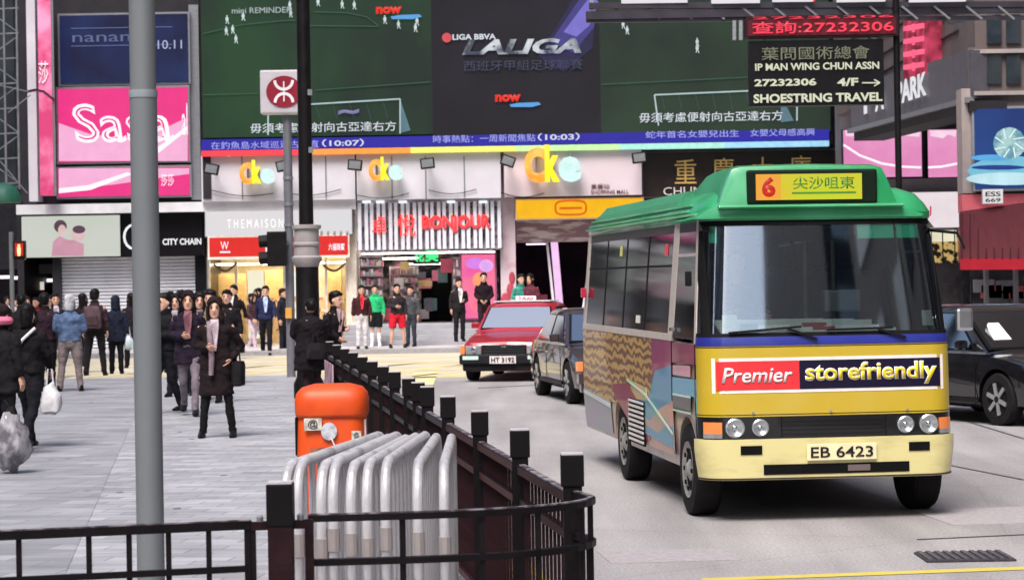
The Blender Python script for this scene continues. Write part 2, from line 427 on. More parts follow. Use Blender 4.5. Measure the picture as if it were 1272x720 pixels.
# ledge above the shops
fbox(20, 251, 442, 263, D - .75, .7, mat('ledge_white', (205, 205, 210), .5, var=.15, scale=2, bump=.2), bld, 'ledge')
fbox(444, 246, 622, 251, D - .5, .45, plaster, bld, 'ledge')
fbox(250, 192, 441, 249, D - .95, .94, mat('panel_pale', (192, 190, 199), .45, var=.08, scale=1, bump=.05), bld, 'fascia_panel')
fbox(443, 190, 622, 247, D - .95, .94, _M['panel_pale'], bld, 'fascia_panel')
for px in (300, 352, 404, 486, 528, 576):
    fbox(px, 194, px + 1.6, 248, D - .962, .02, greym, bld, 'panel_joint')
fbox(626, 186, 797, 243, D - .97, .95, mat('panel_pinkwhite', (198, 184, 192), .45, var=.08, scale=.8), bld, 'fascia_panel')
fbox(236, 6, 248, 248, D - .3, .28, steel, bld, 'drainpipe')
fbox(252, 190, 262, 247, D - .99, .1, darkwall, bld, 'panel_post')
# emissive ceiling lamps for the lit shops
def ceil_lamp(xa, xb, d, z, k, rgb=(255, 238, 205), wide=.25):
    q = MB(); q.box(((xat(xa) + xat(xb)) / 2, d, z), (xat(xb) - xat(xa), wide, .04)); return q.build('ceiling_lamp', emis('lamp_%d_%d' % (rgb[2], k * 10), rgb, k, var=0), bld)
# ---- roller shutter (left shop)
def shutter(xa, xb, y0):
    sm = mat('shutter_slat', (226, 227, 232), .5, .1, var=.1, scale=2)
    zt = zat(y0, D, (xa + xb) / 2); n = 26; h = (zt - PZ) / n; w = xat(xb) - xat(xa); cx = (xat(xa) + xat(xb)) / 2
    root = MB(); root.box((cx, D + .32, (zt + PZ) / 2), (w, .04, zt - PZ - .02)); r = root.build('roller_shutter', sm, bld)
    q = MB(); q.prism([(cx - w / 2, D + .3, PZ + .01), (cx - w / 2, D + .22, PZ + .03), (cx - w / 2, D + .22, PZ + h * .7), (cx - w / 2, D + .3, PZ + h * .93)], (w, 0, 0)); s0 = q.build('slat', sm, r)
    for i in range(1, n): again(s0, (0, 0, i * h))
shutter(75, 243, 318)
# ---- bright jeweller
wm_ = mat('warm_wall', (242, 230, 204), .6, var=.1, rgb2=(226, 200, 150), thr=(.45, .6), scale=1.2)
fbox(258, 320, 434, 436, D + 3.2, .1, wm_, bld, 'shop_back_wall')
ceil_lamp(262, 430, D + 1.0, zat(322), 16, (255, 240, 214), .35); ceil_lamp(262, 430, D + 2.3, zat(322), 16, (255, 240, 214), .35)
gw = mat('gold_wood', (212, 178, 122), .5, var=.15)
for (a, b, y0, y1, dd) in ((272, 306, 340, 425, 2.6), (330, 352, 335, 430, 2.7), (404, 424, 335, 425, 2.5)):
    fbox(a, y0, b, y1, D + dd, .3, gw, bld, 'display_cabinet')
for (a, b) in ((308, 328), (353, 372)):
    fbox(a, 336, b, 420, D + 2.9, .1, emis('lit_panel', (255, 250, 235), 1.1, var=.02), bld, 'lit_display_panel')
for px in (258, 292, 352, 404, 430): fbox(px, 320, px + 3.2, 433, D + .1, .1, mat('shop_mullion', (222, 212, 196), .4), bld, 'mullion')
for (a, b) in ((262, 292), (295, 352), (407, 430)): fbox(a, 321, b, 432, D + .14, .02, glass('shop_glass', (250, 248, 240), .97, .02), bld, 'shop_window')
mer = MB()
for i in range(60):
    px = random.uniform(262, 430); py = random.choice((372, 385, 398, 410)); c = W(px, py, D + random.uniform(.5, 2.2)); mer.box(c, (random.uniform(.08, .25), .12, random.uniform(.06, .22)))
mer.build('merchandise', mat('goods_warm', (190, 120, 80), .5, rgb2=(235, 225, 200), thr=(.45, .55), scale=9), bld, kind='stuff')
# awning swags above jeweller window
for px in (280, 415):
    a, b = W(px - 14, 328, D - .02), W(px + 14, 326, D - .02)
    q = MB(); q.tube([a.lerp(b, t / 8) - Vector((0, 0, .22 * math.sin(math.pi * t / 8))) for t in range(9)], .035); q.build('swag', mat('swag_brown', (120, 90, 60), .7), bld)
# ---- cosmetics shop
fbox(446, 312, 620, 420, D + 4.2, .1, mat('cos_back', (96, 90, 92), .8, var=.5, rgb2=(170, 150, 146), thr=(.5, .6), scale=3), bld, 'shop_back_wall')
ceil_lamp(450, 615, D + .12, zat(312), 9, (255, 244, 236), .12)  # lamp added just behind the sign to brighten the shelf fronts
ceil_lamp(450, 520, D + 1.6, zat(318), 14, (255, 246, 235)); ceil_lamp(500, 545, D + 2.6, zat(325), 12, (255, 250, 240))
shelfm = mat('shelf_grey', (165, 155, 158), .5)
for (a, b, y0, y1, dd) in ((447, 476, 318, 402, .5), (484, 520, 330, 402, 1.4), (562, 574, 320, 398, .8)):
    fbox(a, y0, b, y1, D + dd + .35, .05, mat('shelf_back', (176, 160, 166), .7), bld, 'shelf_back')
    n = 7
    for i in range(n + 1):
        y = y0 + (y1 - y0) * i / n
        fbox(a, y, b, y + 1.1, D + dd, .32, shelfm, bld, 'shelf')
    g = MB()
    for i in range(n):
        y = y0 + (y1 - y0) * (i + 1) / n; px = a + 1
        while px < b - 2:
            w = random.uniform(1.2, 3.2); h = random.uniform(4, 9); g.cm = random.randrange(5)
            fbox(px, y - h, px + w * .85, y, D + dd + .03, .16, None, bld, '', mb=g); px += w
    g.build('goods', [mat('goods_%d' % i, c, .5, var=.3) for i, c in enumerate(((224, 218, 222), (206, 120, 140), (150, 160, 176), (190, 180, 160), (110, 104, 112)))], bld, kind='stuff')
fbox(523, 333, 561, 402, D + 2.6, .06, mat('doorway_black', (10, 10, 12), .9), bld, 'doorway')  # black sheet stands for the darkness inside the doorway
for i in range(26):
    px = random.uniform(480, 572); py = random.choice((330, 342, 352, 366, 378, 390)); c = W(px, py, D + random.uniform(1.0, 3.4))
    q = MB(); q.box(c, (random.uniform(.12, .4), .1, random.uniform(.1, .45))); q.build('display_card', mat('card%d' % (i % 6), ((224, 214, 214), (196, 80, 110), (110, 150, 150), (214, 180, 120), (90, 84, 96), (230, 130, 160))[i % 6], .5), bld)
# hanging cables and stains on the pale fascia
for k_ in range(5):
    a, b = W(262 + k_ * 90, 236 + (k_ % 3) * 3, D - 1.0), W(340 + k_ * 84, 240 - (k_ % 2) * 5, D - 1.0)
    q = MB(); q.tube([a.lerp(b, t / 8) - Vector((0, 0, .12 * math.sin(math.pi * t / 8))) for t in range(9)], .012, 5); q.build('cable', blackm, bld)
# ---- passage under the yellow sign: dark entrance, escalator side strips
fbox(641, 250, 800, 300, D + .3, .3, mat('lintel_brown', (150, 116, 120), .6, rgb2=(206, 190, 186), thr=(.45, .6), scale=4, stretch=(.4, 1, 2)), bld, 'lintel')
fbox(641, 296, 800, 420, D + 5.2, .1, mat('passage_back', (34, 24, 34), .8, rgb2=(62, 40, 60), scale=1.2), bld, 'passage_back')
pk = emis('pink_lit_strip', (236, 190, 232), 1.1, var=.05)
for (xa, xb, w) in ((688, 697, 9), (679, 690, 3), (737, 722, 3)):
    a0, a1 = W(xa, 296, D + .6), W(xb, 400, D + .2)
    q = MB(); q.bar(a0, a1, w * D / FX, .08, up=(0, 1, 0)); q.build('light_strip' if w > 5 else 'handrail', pk if w > 5 else mat('rail_white', (215, 205, 215), .4), bld)
c = W(668, 312, D + 2); ceil_lamp(655, 680, D + 2.5, zat(302), 2, (240, 225, 255))
for i in range(5):
    c = W(648 + i * 9, 372 + (i % 3) * 12, D + 1.5 + .2 * i); q = MB(); q.box(c, (.25, .2, .3)); q.build('poster_stand', mat('stand%d' % (i % 3), ((190, 80, 100), (200, 200, 205), (90, 130, 120))[i % 3], .5), bld)
q = MB()
for (px, py, s_) in ((628, 376, .5), (634, 360, .35), (630, 392, .6), (636, 345, .3)):
    c = W(px, py, D - .17); q.ell(c, (s_ * .3, .03, s_ * .6), 10, 6)
q.build('painted_flower', mat('flower_red', (170, 60, 76), .5), bld)
# ---- mansion entrance (mostly behind the bus)
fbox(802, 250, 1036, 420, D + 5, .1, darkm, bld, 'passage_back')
ceil_lamp(830, 1000, D + 2.5, zat(262), 2, (255, 240, 214))
# ---- steps up to the shops
stepm = mat('granite_steps', (152, 152, 158), .6, var=.12, scale=2, bump=.1)
st = thing('stone_steps', 'wide grey stone steps rising to the cosmetics shop and passage', 'steps', (xat(560), 64, PZ))
for i in range(4):
    x_, y_ = (xat(430) + xat(800)) / 2, 63.95 + i * .42
    q = MB(); q.box((x_, (y_ + D + 5.9) / 2, PZ + .14 * i + .07), (xat(800) - xat(430), D + 5.9 - y_, .139)); q.build('step', stepm, st, bevel=.012)
# ================================================================== SIGNS
def sign(name, label, cat, x0, y0, x1, y1, d, face, th=.25, frame=None, fr=2.5, group=None, facem=None):
    s = fthing(name, label, cat, x0, y0, x1, y1, d, group)
    fbox(x0, y0, x1, y1, d + .03, th, frame or steel, s, 'casing')
    f = fbox(x0 + fr, y0 + fr, x1 - fr, y1 - fr, d, .04, face, s, 'panel')
    return s
# dark blue billboard
s = sign('billboard', 'dark navy glass billboard with faint lettering above the pink cosmetics hoarding', 'billboard', 72, 16, 236, 106, D - .5, emis('navy_panel', (22, 26, 62), 1, rgb2=(28, 44, 92), scale=.8, rough=.2), .4)
ftext('nanami', 90, 40, 178, 52, D - .52, emis('navy_text', (96, 104, 140), 1), s, label='faint lettering of the navy board')
fbox(88, 34, 214, 35, D - .52, .02, _M['navy_text'], s, 'rule'); fbox(88, 56, 214, 57, D - .52, .02, _M['navy_text'], s, 'rule')
ftext('10.11', 196, 50, 226, 61, D - .52, emis('navy_text2', (170, 180, 205), 1), s)
# pink Sasa boards
pinks = emis('hot_pink_panel', (236, 52, 134), 1, var=.04); pinkl = emis('pale_pink_panel', (244, 176, 214), 1, var=.04); whl = emis('white_glow', (255, 240, 250), 1.1, var=0)
def blob(parent, pts, d, m, name, th=.02):
    P = [W(x, y, d) for x, y in pts]; q = MB(); q.prism(P, (0, th, 0)); return q.build(name, m, parent)
s = sign('pink_cosmetics_billboard', 'hot pink billboard reading Sasa in white, behind the grey pole', 'billboard', 70, 107, 236, 203, D - .5, pinks, .4)
blob(s, [(73, 153), (110, 166), (150, 172), (190, 166), (233, 146), (233, 200), (73, 200)], D - .51, pinkl, 'swoosh')
blob(s, [(194, 184), (215, 170), (233, 156), (233, 161), (217, 174), (197, 190)], D - .525, whl, 'swoosh')
ftext('Sasa', 90, 128, 216, 177, D - .535, whl, s, bold=.015, shear=-.12)
# fine inner stroke, as the double-lined letters have
ftext('Sasa', 94, 132, 212, 173, D - .555, pinks, s, bold=-.028, shear=-.12)
ftext('a!', 226, 128, 233, 168, D - .53, whl, s)
s = sign('pink_cosmetics_board', 'low pink board with white swoosh below the Sasa billboard', 'billboard', 70, 206, 238, 246, D - .5, pinks, .4)
blob(s, [(73, 209), (235, 209), (235, 216), (190, 222), (150, 228), (110, 233), (73, 236)], D - .51, pinkl, 'swoosh')
blob(s, [(73, 234), (110, 230), (158, 214), (165, 216), (112, 236), (73, 240)], D - .525, whl, 'swoosh')
ftext('莎莎', 200, 216, 216, 231, D - .53, whl, s)
# vertical pink banner
s = thing('vertical_banner', 'tall narrow pink banner sign at the left corner of the shopping building', 'banner', W(56, 245, D - 1.2))
q = MB(); q.prism([W(46, -20, D - 1.2), W(62, -20, D - 1.2), W(67, 243, D - 1.2), (W(50, 243, D - 1.2))], (0, .2, 0)); q.build('panel', mat('banner_pink', (214, 62, 122), .5, rgb2=(244, 150, 190), thr=(.45, .6), scale=.7), s)
ftext('莎', 48, 76, 60, 104, D - 1.23, mat('banner_white', (240, 220, 230), .5), s)
q = MB(); q.bar(W(64, -20, D - 1.15), W(68, 243, D - 1.15), .08); q.build('frame', steel, s)
fbox(34, -20, 45, 250, D - .8, .7, mat('pilaster_grey', (190, 188, 196), .5, var=.15, scale=.8), bld, 'pilaster')
# couple sign and watch shop sign
s = sign('shop_sign', 'pale lightbox shop sign with a picture of an embracing couple, above the shutter', 'shop sign', 26, 267, 150, 320, D - .4, emis('couple_panel', (214, 216, 208), .95, rgb2=(196, 204, 190), scale=.5), .3, frame=blackpanel, fr=1)
pr = emis('print_dark', (96, 70, 84), .9); pp = emis('print_pink', (206, 150, 170), .95); sk = emis('print_skin', (222, 190, 190), .95)
def disc(parent, px, py, rx, ry, d, m, name):
    return blob(parent, [(px + rx * math.cos(t * math.pi / 8), py + ry * math.sin(t * math.pi / 8)) for t in range(16)], d, m, name)
disc(s, 75, 281, 8, 8, D - .412, pr, 'print'); disc(s, 77, 286, 5, 7, D - .42, sk, 'print'); disc(s, 97, 290, 9, 9, D - .412, sk, 'print'); disc(s, 98, 285, 8, 5, D - .42, pr, 'print')
blob(s, [(64, 318), (66, 300), (74, 293), (84, 298), (92, 298), (104, 303), (104, 318)], D - .416, pp, 'print')
s = sign('watch_shop_sign', 'black watch shop sign reading CITY CHAIN in white, behind the grey pole', 'shop sign', 151, 262, 252, 318, D - .4, blackpanel, .3, frame=blackpanel, fr=.5)
ftext('CITY CHAIN', 202, 296, 250, 304, D - .42, emis('sign_white', (245, 245, 248), 1), s, bold=.03)
q = MB(); c0 = W(166, 294, D - .43); q.tube([c0 + Vector((math.cos(t / 16 * 2 * math.pi) * .27, 0, math.sin(t / 16 * 2 * math.pi) * .34)) for t in range(17)], .035); q.build('ring_emblem', _M['sign_white'], s)
# jeweller signs
s = sign('shop_sign', 'long white lightbox with pale lettering on top of the red jeweller sign', 'shop sign', 254, 259, 438, 293, D - .45, emis('white_box', (232, 226, 228), 1, rgb2=(216, 216, 220), scale=.6), .35, fr=1)
ftext('T H E M A I S O N', 282, 272, 352, 283, D - .465, emis('pale_letter', (250, 250, 240), 1.2), s)
for i in range(5): fbox(398 + i * 8, 287, 401 + i * 8, 292, D - .47, .03, mat('tooth', (150, 140, 145), .5), s, 'stud')
s = sign('red_jeweller_sign', 'red jeweller fascia sign with a white crown, under the white lightbox', 'shop sign', 258, 292, 434, 321, D - .5, emis('red_box', (226, 40, 34), 1, var=.05), .35, frame=mat('sign_frame_cream', (225, 212, 200), .5), fr=2)
ftext('W', 274, 300, 284, 310, D - .52, whl, s); fbox(273, 312, 286, 314, D - .52, .03, whl, s, 'rule')
ftext('JI', 325, 300, 344, 318, D - .52, whl, s, bold=.04); ftext('六福珠寶', 408, 302, 428, 311, D - .52, whl, s, bold=.02)
fbox(258, 318, 434, 321, D - .6, .2, _M['sign_frame_cream'], s, 'sill')
# Bonjour sign: vertical metal fins and neon letters
s = fthing('neon_shop_sign', 'silver ribbed shop sign with glowing red neon letters over the cosmetics shop', 'shop sign', 443, 250, 624, 311, D - .6)
fbox(443, 252, 624, 311, D - .45, .3, mat('rib_back', (176, 160, 172), .5, var=.1, rgb2=(112, 106, 116), thr=(.45, .55), scale=5, stretch=(1, 1, 1)), s, 'back_panel')
rm = mat('rib_silver', (214, 216, 226), .4, .05, var=.1)
q = MB(); c = W(447, 281.5, D - .6); q.box(c, (.1, .14, 1.34)); r0 = q.build('fin', rm, s)
for i in range(1, 24): again(r0, (i * .172 + (0.02 if i % 2 else 0), 0, 0))
q = MB()
for i in range(0, 46):
    px = 446 + i * 3.85
    for j in range(6):
        if (i * 7 + j * 3) % 4 == 0: fbox(px, 256 + j * 9, px + 1.6, 259 + j * 9, D - .48, .03, None, s, '', mb=q)
q.build('punched_holes', blackpanel, s, kind='stuff')
neon = emis('neon_red', (255, 50, 48), 2.2, var=0)
ftext('卓', 462, 268, 480, 292, D - .72, neon, s); ftext('悅', 494, 266, 516, 293, D - .72, neon, s)
ftext('BONJOUR', 524, 267, 609, 288, D - .72, neon, s, bold=.02)
ftext('BONJOUR', 526, 269, 611, 290, D - .68, mat('neon_backing', (214, 120, 140), .5), s, bold=.04)
for px in (455, 472, 500, 560, 600): fbox(px - 5, 249, px + 5, 252, D - .9, .3, emis('sign_tube', (235, 240, 245), 1.1), s, 'lamp')
s = fthing('neon_sign', 'small green neon sign hanging inside the cosmetics shop', 'neon sign', 512, 308, 545, 326, D + .4)
grn = emis('neon_green', (60, 240, 130), 1.3, var=0)
ftext('美', 528, 308, 545, 325, D + .4, grn, s, bold=.04); ftext('化', 515, 313, 527, 325, D + .4, grn, s, bold=.04)
fbox(513, 326, 546, 328, D + .42, .05, blackpanel, s, 'bracket')
s = fthing('pink_poster', 'glowing pink poster lightbox beside the cosmetics shop entrance', 'poster', 572, 314, 616, 396, D - .1)
fbox(572, 314, 617, 397, D - .1, .12, mat('poster_frame', (150, 80, 120), .5), s, 'frame')
fbox(574, 316, 615, 395, D - .13, .03, emis('poster_pink', (246, 96, 170), 1, rgb2=(250, 130, 150), scale=1.0), s, 'panel')
for k, (px, py, rx, ry, cc) in enumerate(((596, 348, 9, 10, (250, 160, 110)), (590, 327, 12, 7, (214, 130, 230)), (604, 330, 9, 8, (225, 170, 240)), (592, 374, 10, 14, (255, 120, 150)), (606, 380, 6, 9, (255, 170, 190)))):
    disc(s, px, py, rx, ry, D - .145 - .006 * k, emis('poster_c%d' % k, cc, 1), 'print')
# yellow sign
s = sign('yellow_shop_sign', 'yellow fascia sign with an orange oval emblem over the passage entrance', 'shop sign', 640, 246, 800, 272, D - .5, emis('yellow_box', (246, 184, 24), 1, var=.05), .35, frame=mat('yframe', (222, 200, 180), .5), fr=1.5)
q = MB(); cc = W(709, 258, D - .54)
q.tube([cc + Vector((math.copysign(abs(math.cos(t / 20 * 2 * math.pi)) ** .5, math.cos(t / 20 * 2 * math.pi)) * .44, 0, math.copysign(abs(math.sin(t / 20 * 2 * math.pi)) ** .6, math.sin(t / 20 * 2 * math.pi)) * .2)) for t in range(21)], .03); q.build('emblem', emis('orange_mark', (222, 100, 20), 1), s)
fbox(695, 257, 723, 260, D - .53, .02, _M['orange_mark'], s, 'print')
# Cke letters
def cke(x0, y0, x1, y1, lab):
    s = fthing('glowing_letters', lab, 'illuminated letters', x0, y0, x1, y1, D - 1.25, 'glowing Cke letter signs under the screen')
    w = (x1 - x0)
    ftext('C', x0, y0 + 1, x0 + w * .40, y1, D - 1.25, emis('glow_orange', (255, 150, 40), 1.3, rgb2=(255, 190, 90), scale=2), s, bold=.06, depth=.15, label='orange letter C')
    ftext('k', x0 + w * .36, y0 - 2, x0 + w * .62, y1 - 1, D - 1.27, emis('glow_yellow', (255, 232, 40), 1.3), s, bold=.06, depth=.15, label='yellow letter k')
    ftext('e', x0 + w * .60, y0 + (y1 - y0) * .28, x1, y1 - 1, D - 1.26, emis('glow_white', (206, 240, 236), 1.1), s, bold=.06, depth=.15, label='white letter e')
    for fx in (.2, .5, .8): fbox(x0 + w * fx, y0 + 8, x0 + w * fx + 2, y1 - 6, D - 1.22, .25, greym, s, 'bracket')
cke(298, 201, 341, 229, 'glowing Cke letters nearest the left end of the pale fascia, beside the station sign')
cke(458, 197, 500, 225, 'glowing Cke letters in the middle, above the ribbed neon shop sign')
cke(651, 182, 722, 227, 'largest glowing Cke letters, above the yellow fascia sign')
s = fthing('small_lettering', 'small dark shopping mall lettering on the pale panel right of the largest glowing letters', 'lettering', 734, 229, 781, 241, D - .99)
ink = mat('ink_maroon', (90, 40, 50), .6)
ftext('重慶站', 734, 228.5, 757, 234, D - .99, ink, s); ftext('SHOPPING MALL', 734, 236, 781, 240.5, D - .99, ink, s, bold=.01)
# floodlights
for (px, py, r_, lab) in ((263, 210, .2, 'black floodlight at the left end of the pale fascia'), (352, 206, -.2, 'black floodlight on the pale fascia behind the station sign post'), (441, 205, .1, 'black floodlight on the pale fascia just right of the black lamp post'), (531, 203, -.1, 'black floodlight between the middle and the largest glowing letters'), (631, 200, .35, 'black floodlight tilted beside the largest glowing letters'), (794, 196, -.1, 'black floodlight at the left top corner of the gold lettered sign')):
    c = W(px, py, D - 1.6); s = thing('floodlight', lab, 'floodlight', c, None, 'floodlights along the pale fascia')
    q = MB(); q.box(c, (.4, .22, .3), Matrix.Rotation(r_, 3, 'Y')); q.build('housing', blackm, s, bevel=.02)
    q = MB(); q.bar(c + Vector((0, .1, 0)), c + Vector((0, .65, .05)), .05); q.build('arm', greym, s)
    q = MB(); q.box(c + Vector((0, -.12, 0)), (.32, .02, .22), Matrix.Rotation(r_, 3, 'Y')); q.build('lens', greym, s)
# mansion sign
s = sign('mansion_sign', 'long black sign with gold Chinese characters above the minibus roof', 'building sign', 797, 186, 1046, 244, D - .45, mat('sign_black_stone', (44, 38, 36), .3, var=.2, scale=2), .35, frame=mat('sframe', (84, 78, 78), .4), fr=2)
for ch, x_, y_ in (('重', 838, 198), ('慶', 885, 196), ('大', 934, 195), ('廈', 981, 193)):
    ftext(ch, x_, y_, x_ + 27, y_ + 30, D - .48, goldm, s)
ftext('CHUNGKING MANSIONS', 824, 231, 1020, 241, D - .48, mat('pale_metal_letter', (205, 200, 195), .4), s)
# ---- giant LED screen
scr = thing('giant_screen', 'giant video screen showing football and a sports advert across the facade', 'video screen', W(640, 188, 65))
SD = 64.95
fbox(248, -60, 1032, 184, SD + .1, .7, blackm, scr, 'housing')
gr = emis('screen_green', (22, 42, 34), 1, rgb2=(30, 66, 38), scale=.35, thr=(.4, .65), stretch=(1, 1, .7)); gr2 = emis('screen_green_right', (28, 44, 36), 1, rgb2=(36, 58, 40), scale=.5)
fbox(250, -58, 536, 169, SD, .1, gr, scr, 'display_panel', label='left panel showing a dark green football pitch')
fbox(745, -58, 1030, 165, SD, .1, gr2, scr, 'display_panel', label='right panel showing a dark green football pitch')
fbox(536, -58, 745, 168, SD, .1, emis('screen_black', (16, 14, 24), 1, rgb2=(26, 22, 36), scale=.6), scr, 'display_panel', label='centre panel with an almost black advert')
# tinted light burst in the advert
for k, (pts, cc) in enumerate(((((668, 70), (718, -10), (742, -10), (736, 60), (700, 90)), (36, 32, 70)), (((684, 52), (726, -10), (742, -10), (738, 34), (712, 66)), (66, 60, 130)), (((700, 40), (736, -8), (744, 4), (732, 32), (716, 46)), (120, 110, 200)))):
    blob(scr, pts, SD - .012 - .006 * k, emis('burst%d' % k, cc, 1), 'light_burst')
blue = emis('ticker_blue', (40, 34, 160), 1, var=.04)
fbox(250, 167, 1030, 180.5, SD - .02, .04, blue, scr, 'ticker_strip')
cols = [(206, 50, 60), (206, 120, 50), (190, 190, 90), (150, 200, 130), (130, 180, 170), (120, 165, 190)]
for i, c_ in enumerate(cols):
    xa, xb = 250 + i * 130, 250 + (i + 1) * 130
    yy = 184.5 - (((xa + xb) / 2) - 640) * math.sin(ROLL)
    fbox(xa, yy - 3.5, xb, yy + 3.5, SD - .1, .3, mat('frame_col%d' % i, c_, .4, emit=.25), scr, 'frame_strip')
tw = emis('screen_white', (214, 218, 228), 1, var=.02); tl = emis('ticker_text', (170, 175, 240), 1, var=.02); line = emis('pitch_line', (58, 84, 74), 1)
def stext(b, x0, x1, yc, h, m=tw, **k): ftext(b, x0, yc - h / 2, x1, yc + h / 2, SD - .045, m, scr, **k)
stext('毋須考慮便射向古亞達右方', 311, 492, 158, 12, bold=.004); stext('毋須考慮便射向古亞達右方', 794, 972, 145, 12, bold=.004)
stext('在釣魚島水域巡邏古亞直', 262, 396, 180, 9.5, tl); stext('（10:07）', 400, 452, 177.5, 9.5, tw, bold=.02)
stext('時事熱點：一周新聞焦點', 538, 665, 172, 9.5, tl); stext('（10:03）', 668, 720, 170, 9.5, tw, bold=.02)
stext('蛇年首名女嬰兒出生', 802, 918, 166.5, 9, tl); stext('女嬰父母感高興', 932, 1012, 164.5, 9, tl)
stext('ENQUIRY : 2723 2306', 262, 376, 191, 6, emis('tick2', (240, 215, 215), 1))
red = emis('now_red', (226, 48, 34), 1.1, var=0); bl2 = emis('now_blue', (90, 160, 220), 1, var=0)
def now(x, y):
    stext('now', x, x + 32, y, 9, red, bold=.05)
    blob(scr, [(x + 18, y + 8), (x + 28, y + 6), (x + 54, y + 5), (x + 57, y + 8), (x + 46, y + 11), (x + 20, y + 11)], SD - .05, bl2, 'swoosh')
now(467, 13); now(615, 122); now(467 + 515, 3)
stext('LALIGA', 574, 722, 58, 19, emis('liga', (214, 218, 226), 1, rgb2=(70, 76, 90), scale=1.3, thr=(.45, .6)), shear=.25, bold=.04)
stext('LIGA BBVA', 562, 616, 46, 7, tw, bold=.03); disc(scr, 555, 47, 6, 6, SD - .05, emis('logo_red', (214, 80, 90), 1), 'emblem')
stext('西班牙甲組足球聯賽', 576, 724, 81, 13, emis('dim_text', (62, 66, 88), 1))
stext('mini REMINDER', 288, 362, 13, 7, emis('dimwhite', (176, 186, 190), 1))
def sline(pts, w=1.2, m=line, dd=.03):
    q = MB(); P = [W(x, y, SD - dd) for x, y in pts]
    for a, b in zip(P, P[1:]): q.bar(a, b, w * SD / FX, .02, up=(0, 1, 0))
    return q.build('pitch_line', m, scr)
sline([(252, 42), (300, 31), (350, 26), (380, 25)]); sline([(390, 15), (430, 16), (455, 21), (470, 32)]); sline([(385, 32), (470, 33)]); sline([(252, 118), (320, 116)]); sline([(392, 112), (535, 102)]); sline([(747, 105), (930, 96)])
gl = emis('goal_white', (176, 196, 200), 1)
sline([(333, 168), (333, 140), (345, 132), (497, 123), (497, 166)], 1.8, gl); sline([(818, 156), (813, 118), (930, 113), (990, 110), (990, 150)], 1.8, gl)
blob(scr, [(498, 126), (510, 162), (498, 165)], SD - .03, emis('goal_net', (90, 120, 134), 1), 'goal_net'); blob(scr, [(970, 118), (986, 150), (970, 152)], SD - .03, _M['goal_net'], 'goal_net')
net = emis('net_mesh', (58, 76, 84), 1)
for i in range(7): sline([(350 + i * 21, 133 - i), (356 + i * 21, 148)], .7, net, .02); 
for i in range(6): sline([(822 + i * 21, 119 - i), (826 + i * 21, 136)], .7, net, .02)
stext('~', 420, 446, 139, 7, emis('keeper', (130, 120, 170), 1), bold=.05)
for i, (px, py) in enumerate(((282, 24), (289, 36), (293, 48), (281, 38), (302, 20), (360, 6), (361, 16), (395, 2), (425, 5), (440, 6), (478, 24), (495, 30), (518, 26), (516, 34), (774, 30), (779, 37), (866, 52), (866, 60))):
    q = MB(); c = W(px, py, SD - .04); q.ell(c, (.045, .01, .07), 8, 5); q.bar(c + Vector((.015, 0, -.05)), c + Vector((.05, 0, -.14)), .022); q.bar(c + Vector((-.01, 0, -.05)), c + Vector((-.03, 0, -.13)), .022); q.ell(c + Vector((0, 0, .09)), (.02, .01, .022), 6, 4); q.build('player', emis('player_white', (200, 214, 214), 1), scr)
# ================================================================== RIGHT-HAND SIDE
DR = 62.0
rb = thing('corner_shop_building', 'shop building behind the minibus with pink posters and a white lightbox', 'building', (xat(1120, DR), DR, PZ))
fbox(1044, -80, 1212, 445, DR + 1, 1.0, mat('grey_render', (96, 92, 98), .6, var=.2, scale=.8), rb, 'wall')
fbox(1047, 222, 1195, 237, DR + .4, .5, mat('shop_ledge', (160, 156, 160), .5, var=.1), rb, 'ledge')
fbox(1140, 290, 1193, 375, DR + .9, .08, emis('gold_pattern', (206, 176, 110), .9, rgb2=(30, 26, 22), scale=6, thr=(.47, .53)), rb, 'patterned_window')
fbox(1143, 286, 1188, 300, DR + .82, .08, emis('lit_cream', (228, 222, 196), 1), rb, 'lit_transom')
for px in (1143, 1157, 1171, 1186): fbox(px, 286, px + 1.2, 372, DR + .78, .04, blackm, rb, 'mullion')
fbox(1193, 240, 1199, 420, DR + .6, .3, mat('pink_pier', (214, 130, 150), .5), rb, 'pier')
for k, (xa, xb, lab) in enumerate(((1047, 1146, 'wide pink poster board with white curve, left of the dark divider'), (1152, 1191, 'narrow pink poster board with white curve, right of the dark divider'))):
    s = sign('pink_poster_board', lab, 'poster', xa, 160, xb, 221, DR + .3, emis('rose_panel', (226, 130, 186), 1, rgb2=(238, 166, 206), scale=.5), .3, frame=darkwall, fr=1)
    if k == 0: cur = [(1048, 180), (1068, 193), (1095, 203), (1120, 207), (1144, 208)]
    else: cur = [(1153, 208), (1170, 207), (1190, 203)]
    q = MB(); q.tube([W(x, y, DR + .28) for x, y in cur], .03); q.build('swoosh', whl, s)
    blob(s, [(xa + 3, 162), (xb - 3, 162), (xb - 4, 170), ((xa + xb) / 2 + 6, 167), ((xa + xb) / 2, 172), (xa + 4, 169)], DR + .29, emis('rose_light', (246, 210, 230), 1), 'print')
s = sign('white_lightbox_sign', 'white lightbox sign ending in red letters SU behind the minibus', 'shop sign', 1085, 238, 1192, 284, DR + .1, emis('su_box', (230, 218, 222), 1, var=.03), .3, fr=1)
ftext('SU', 1136, 256, 1157, 270, DR + .08, emis('su_red', (206, 50, 80), 1), s)
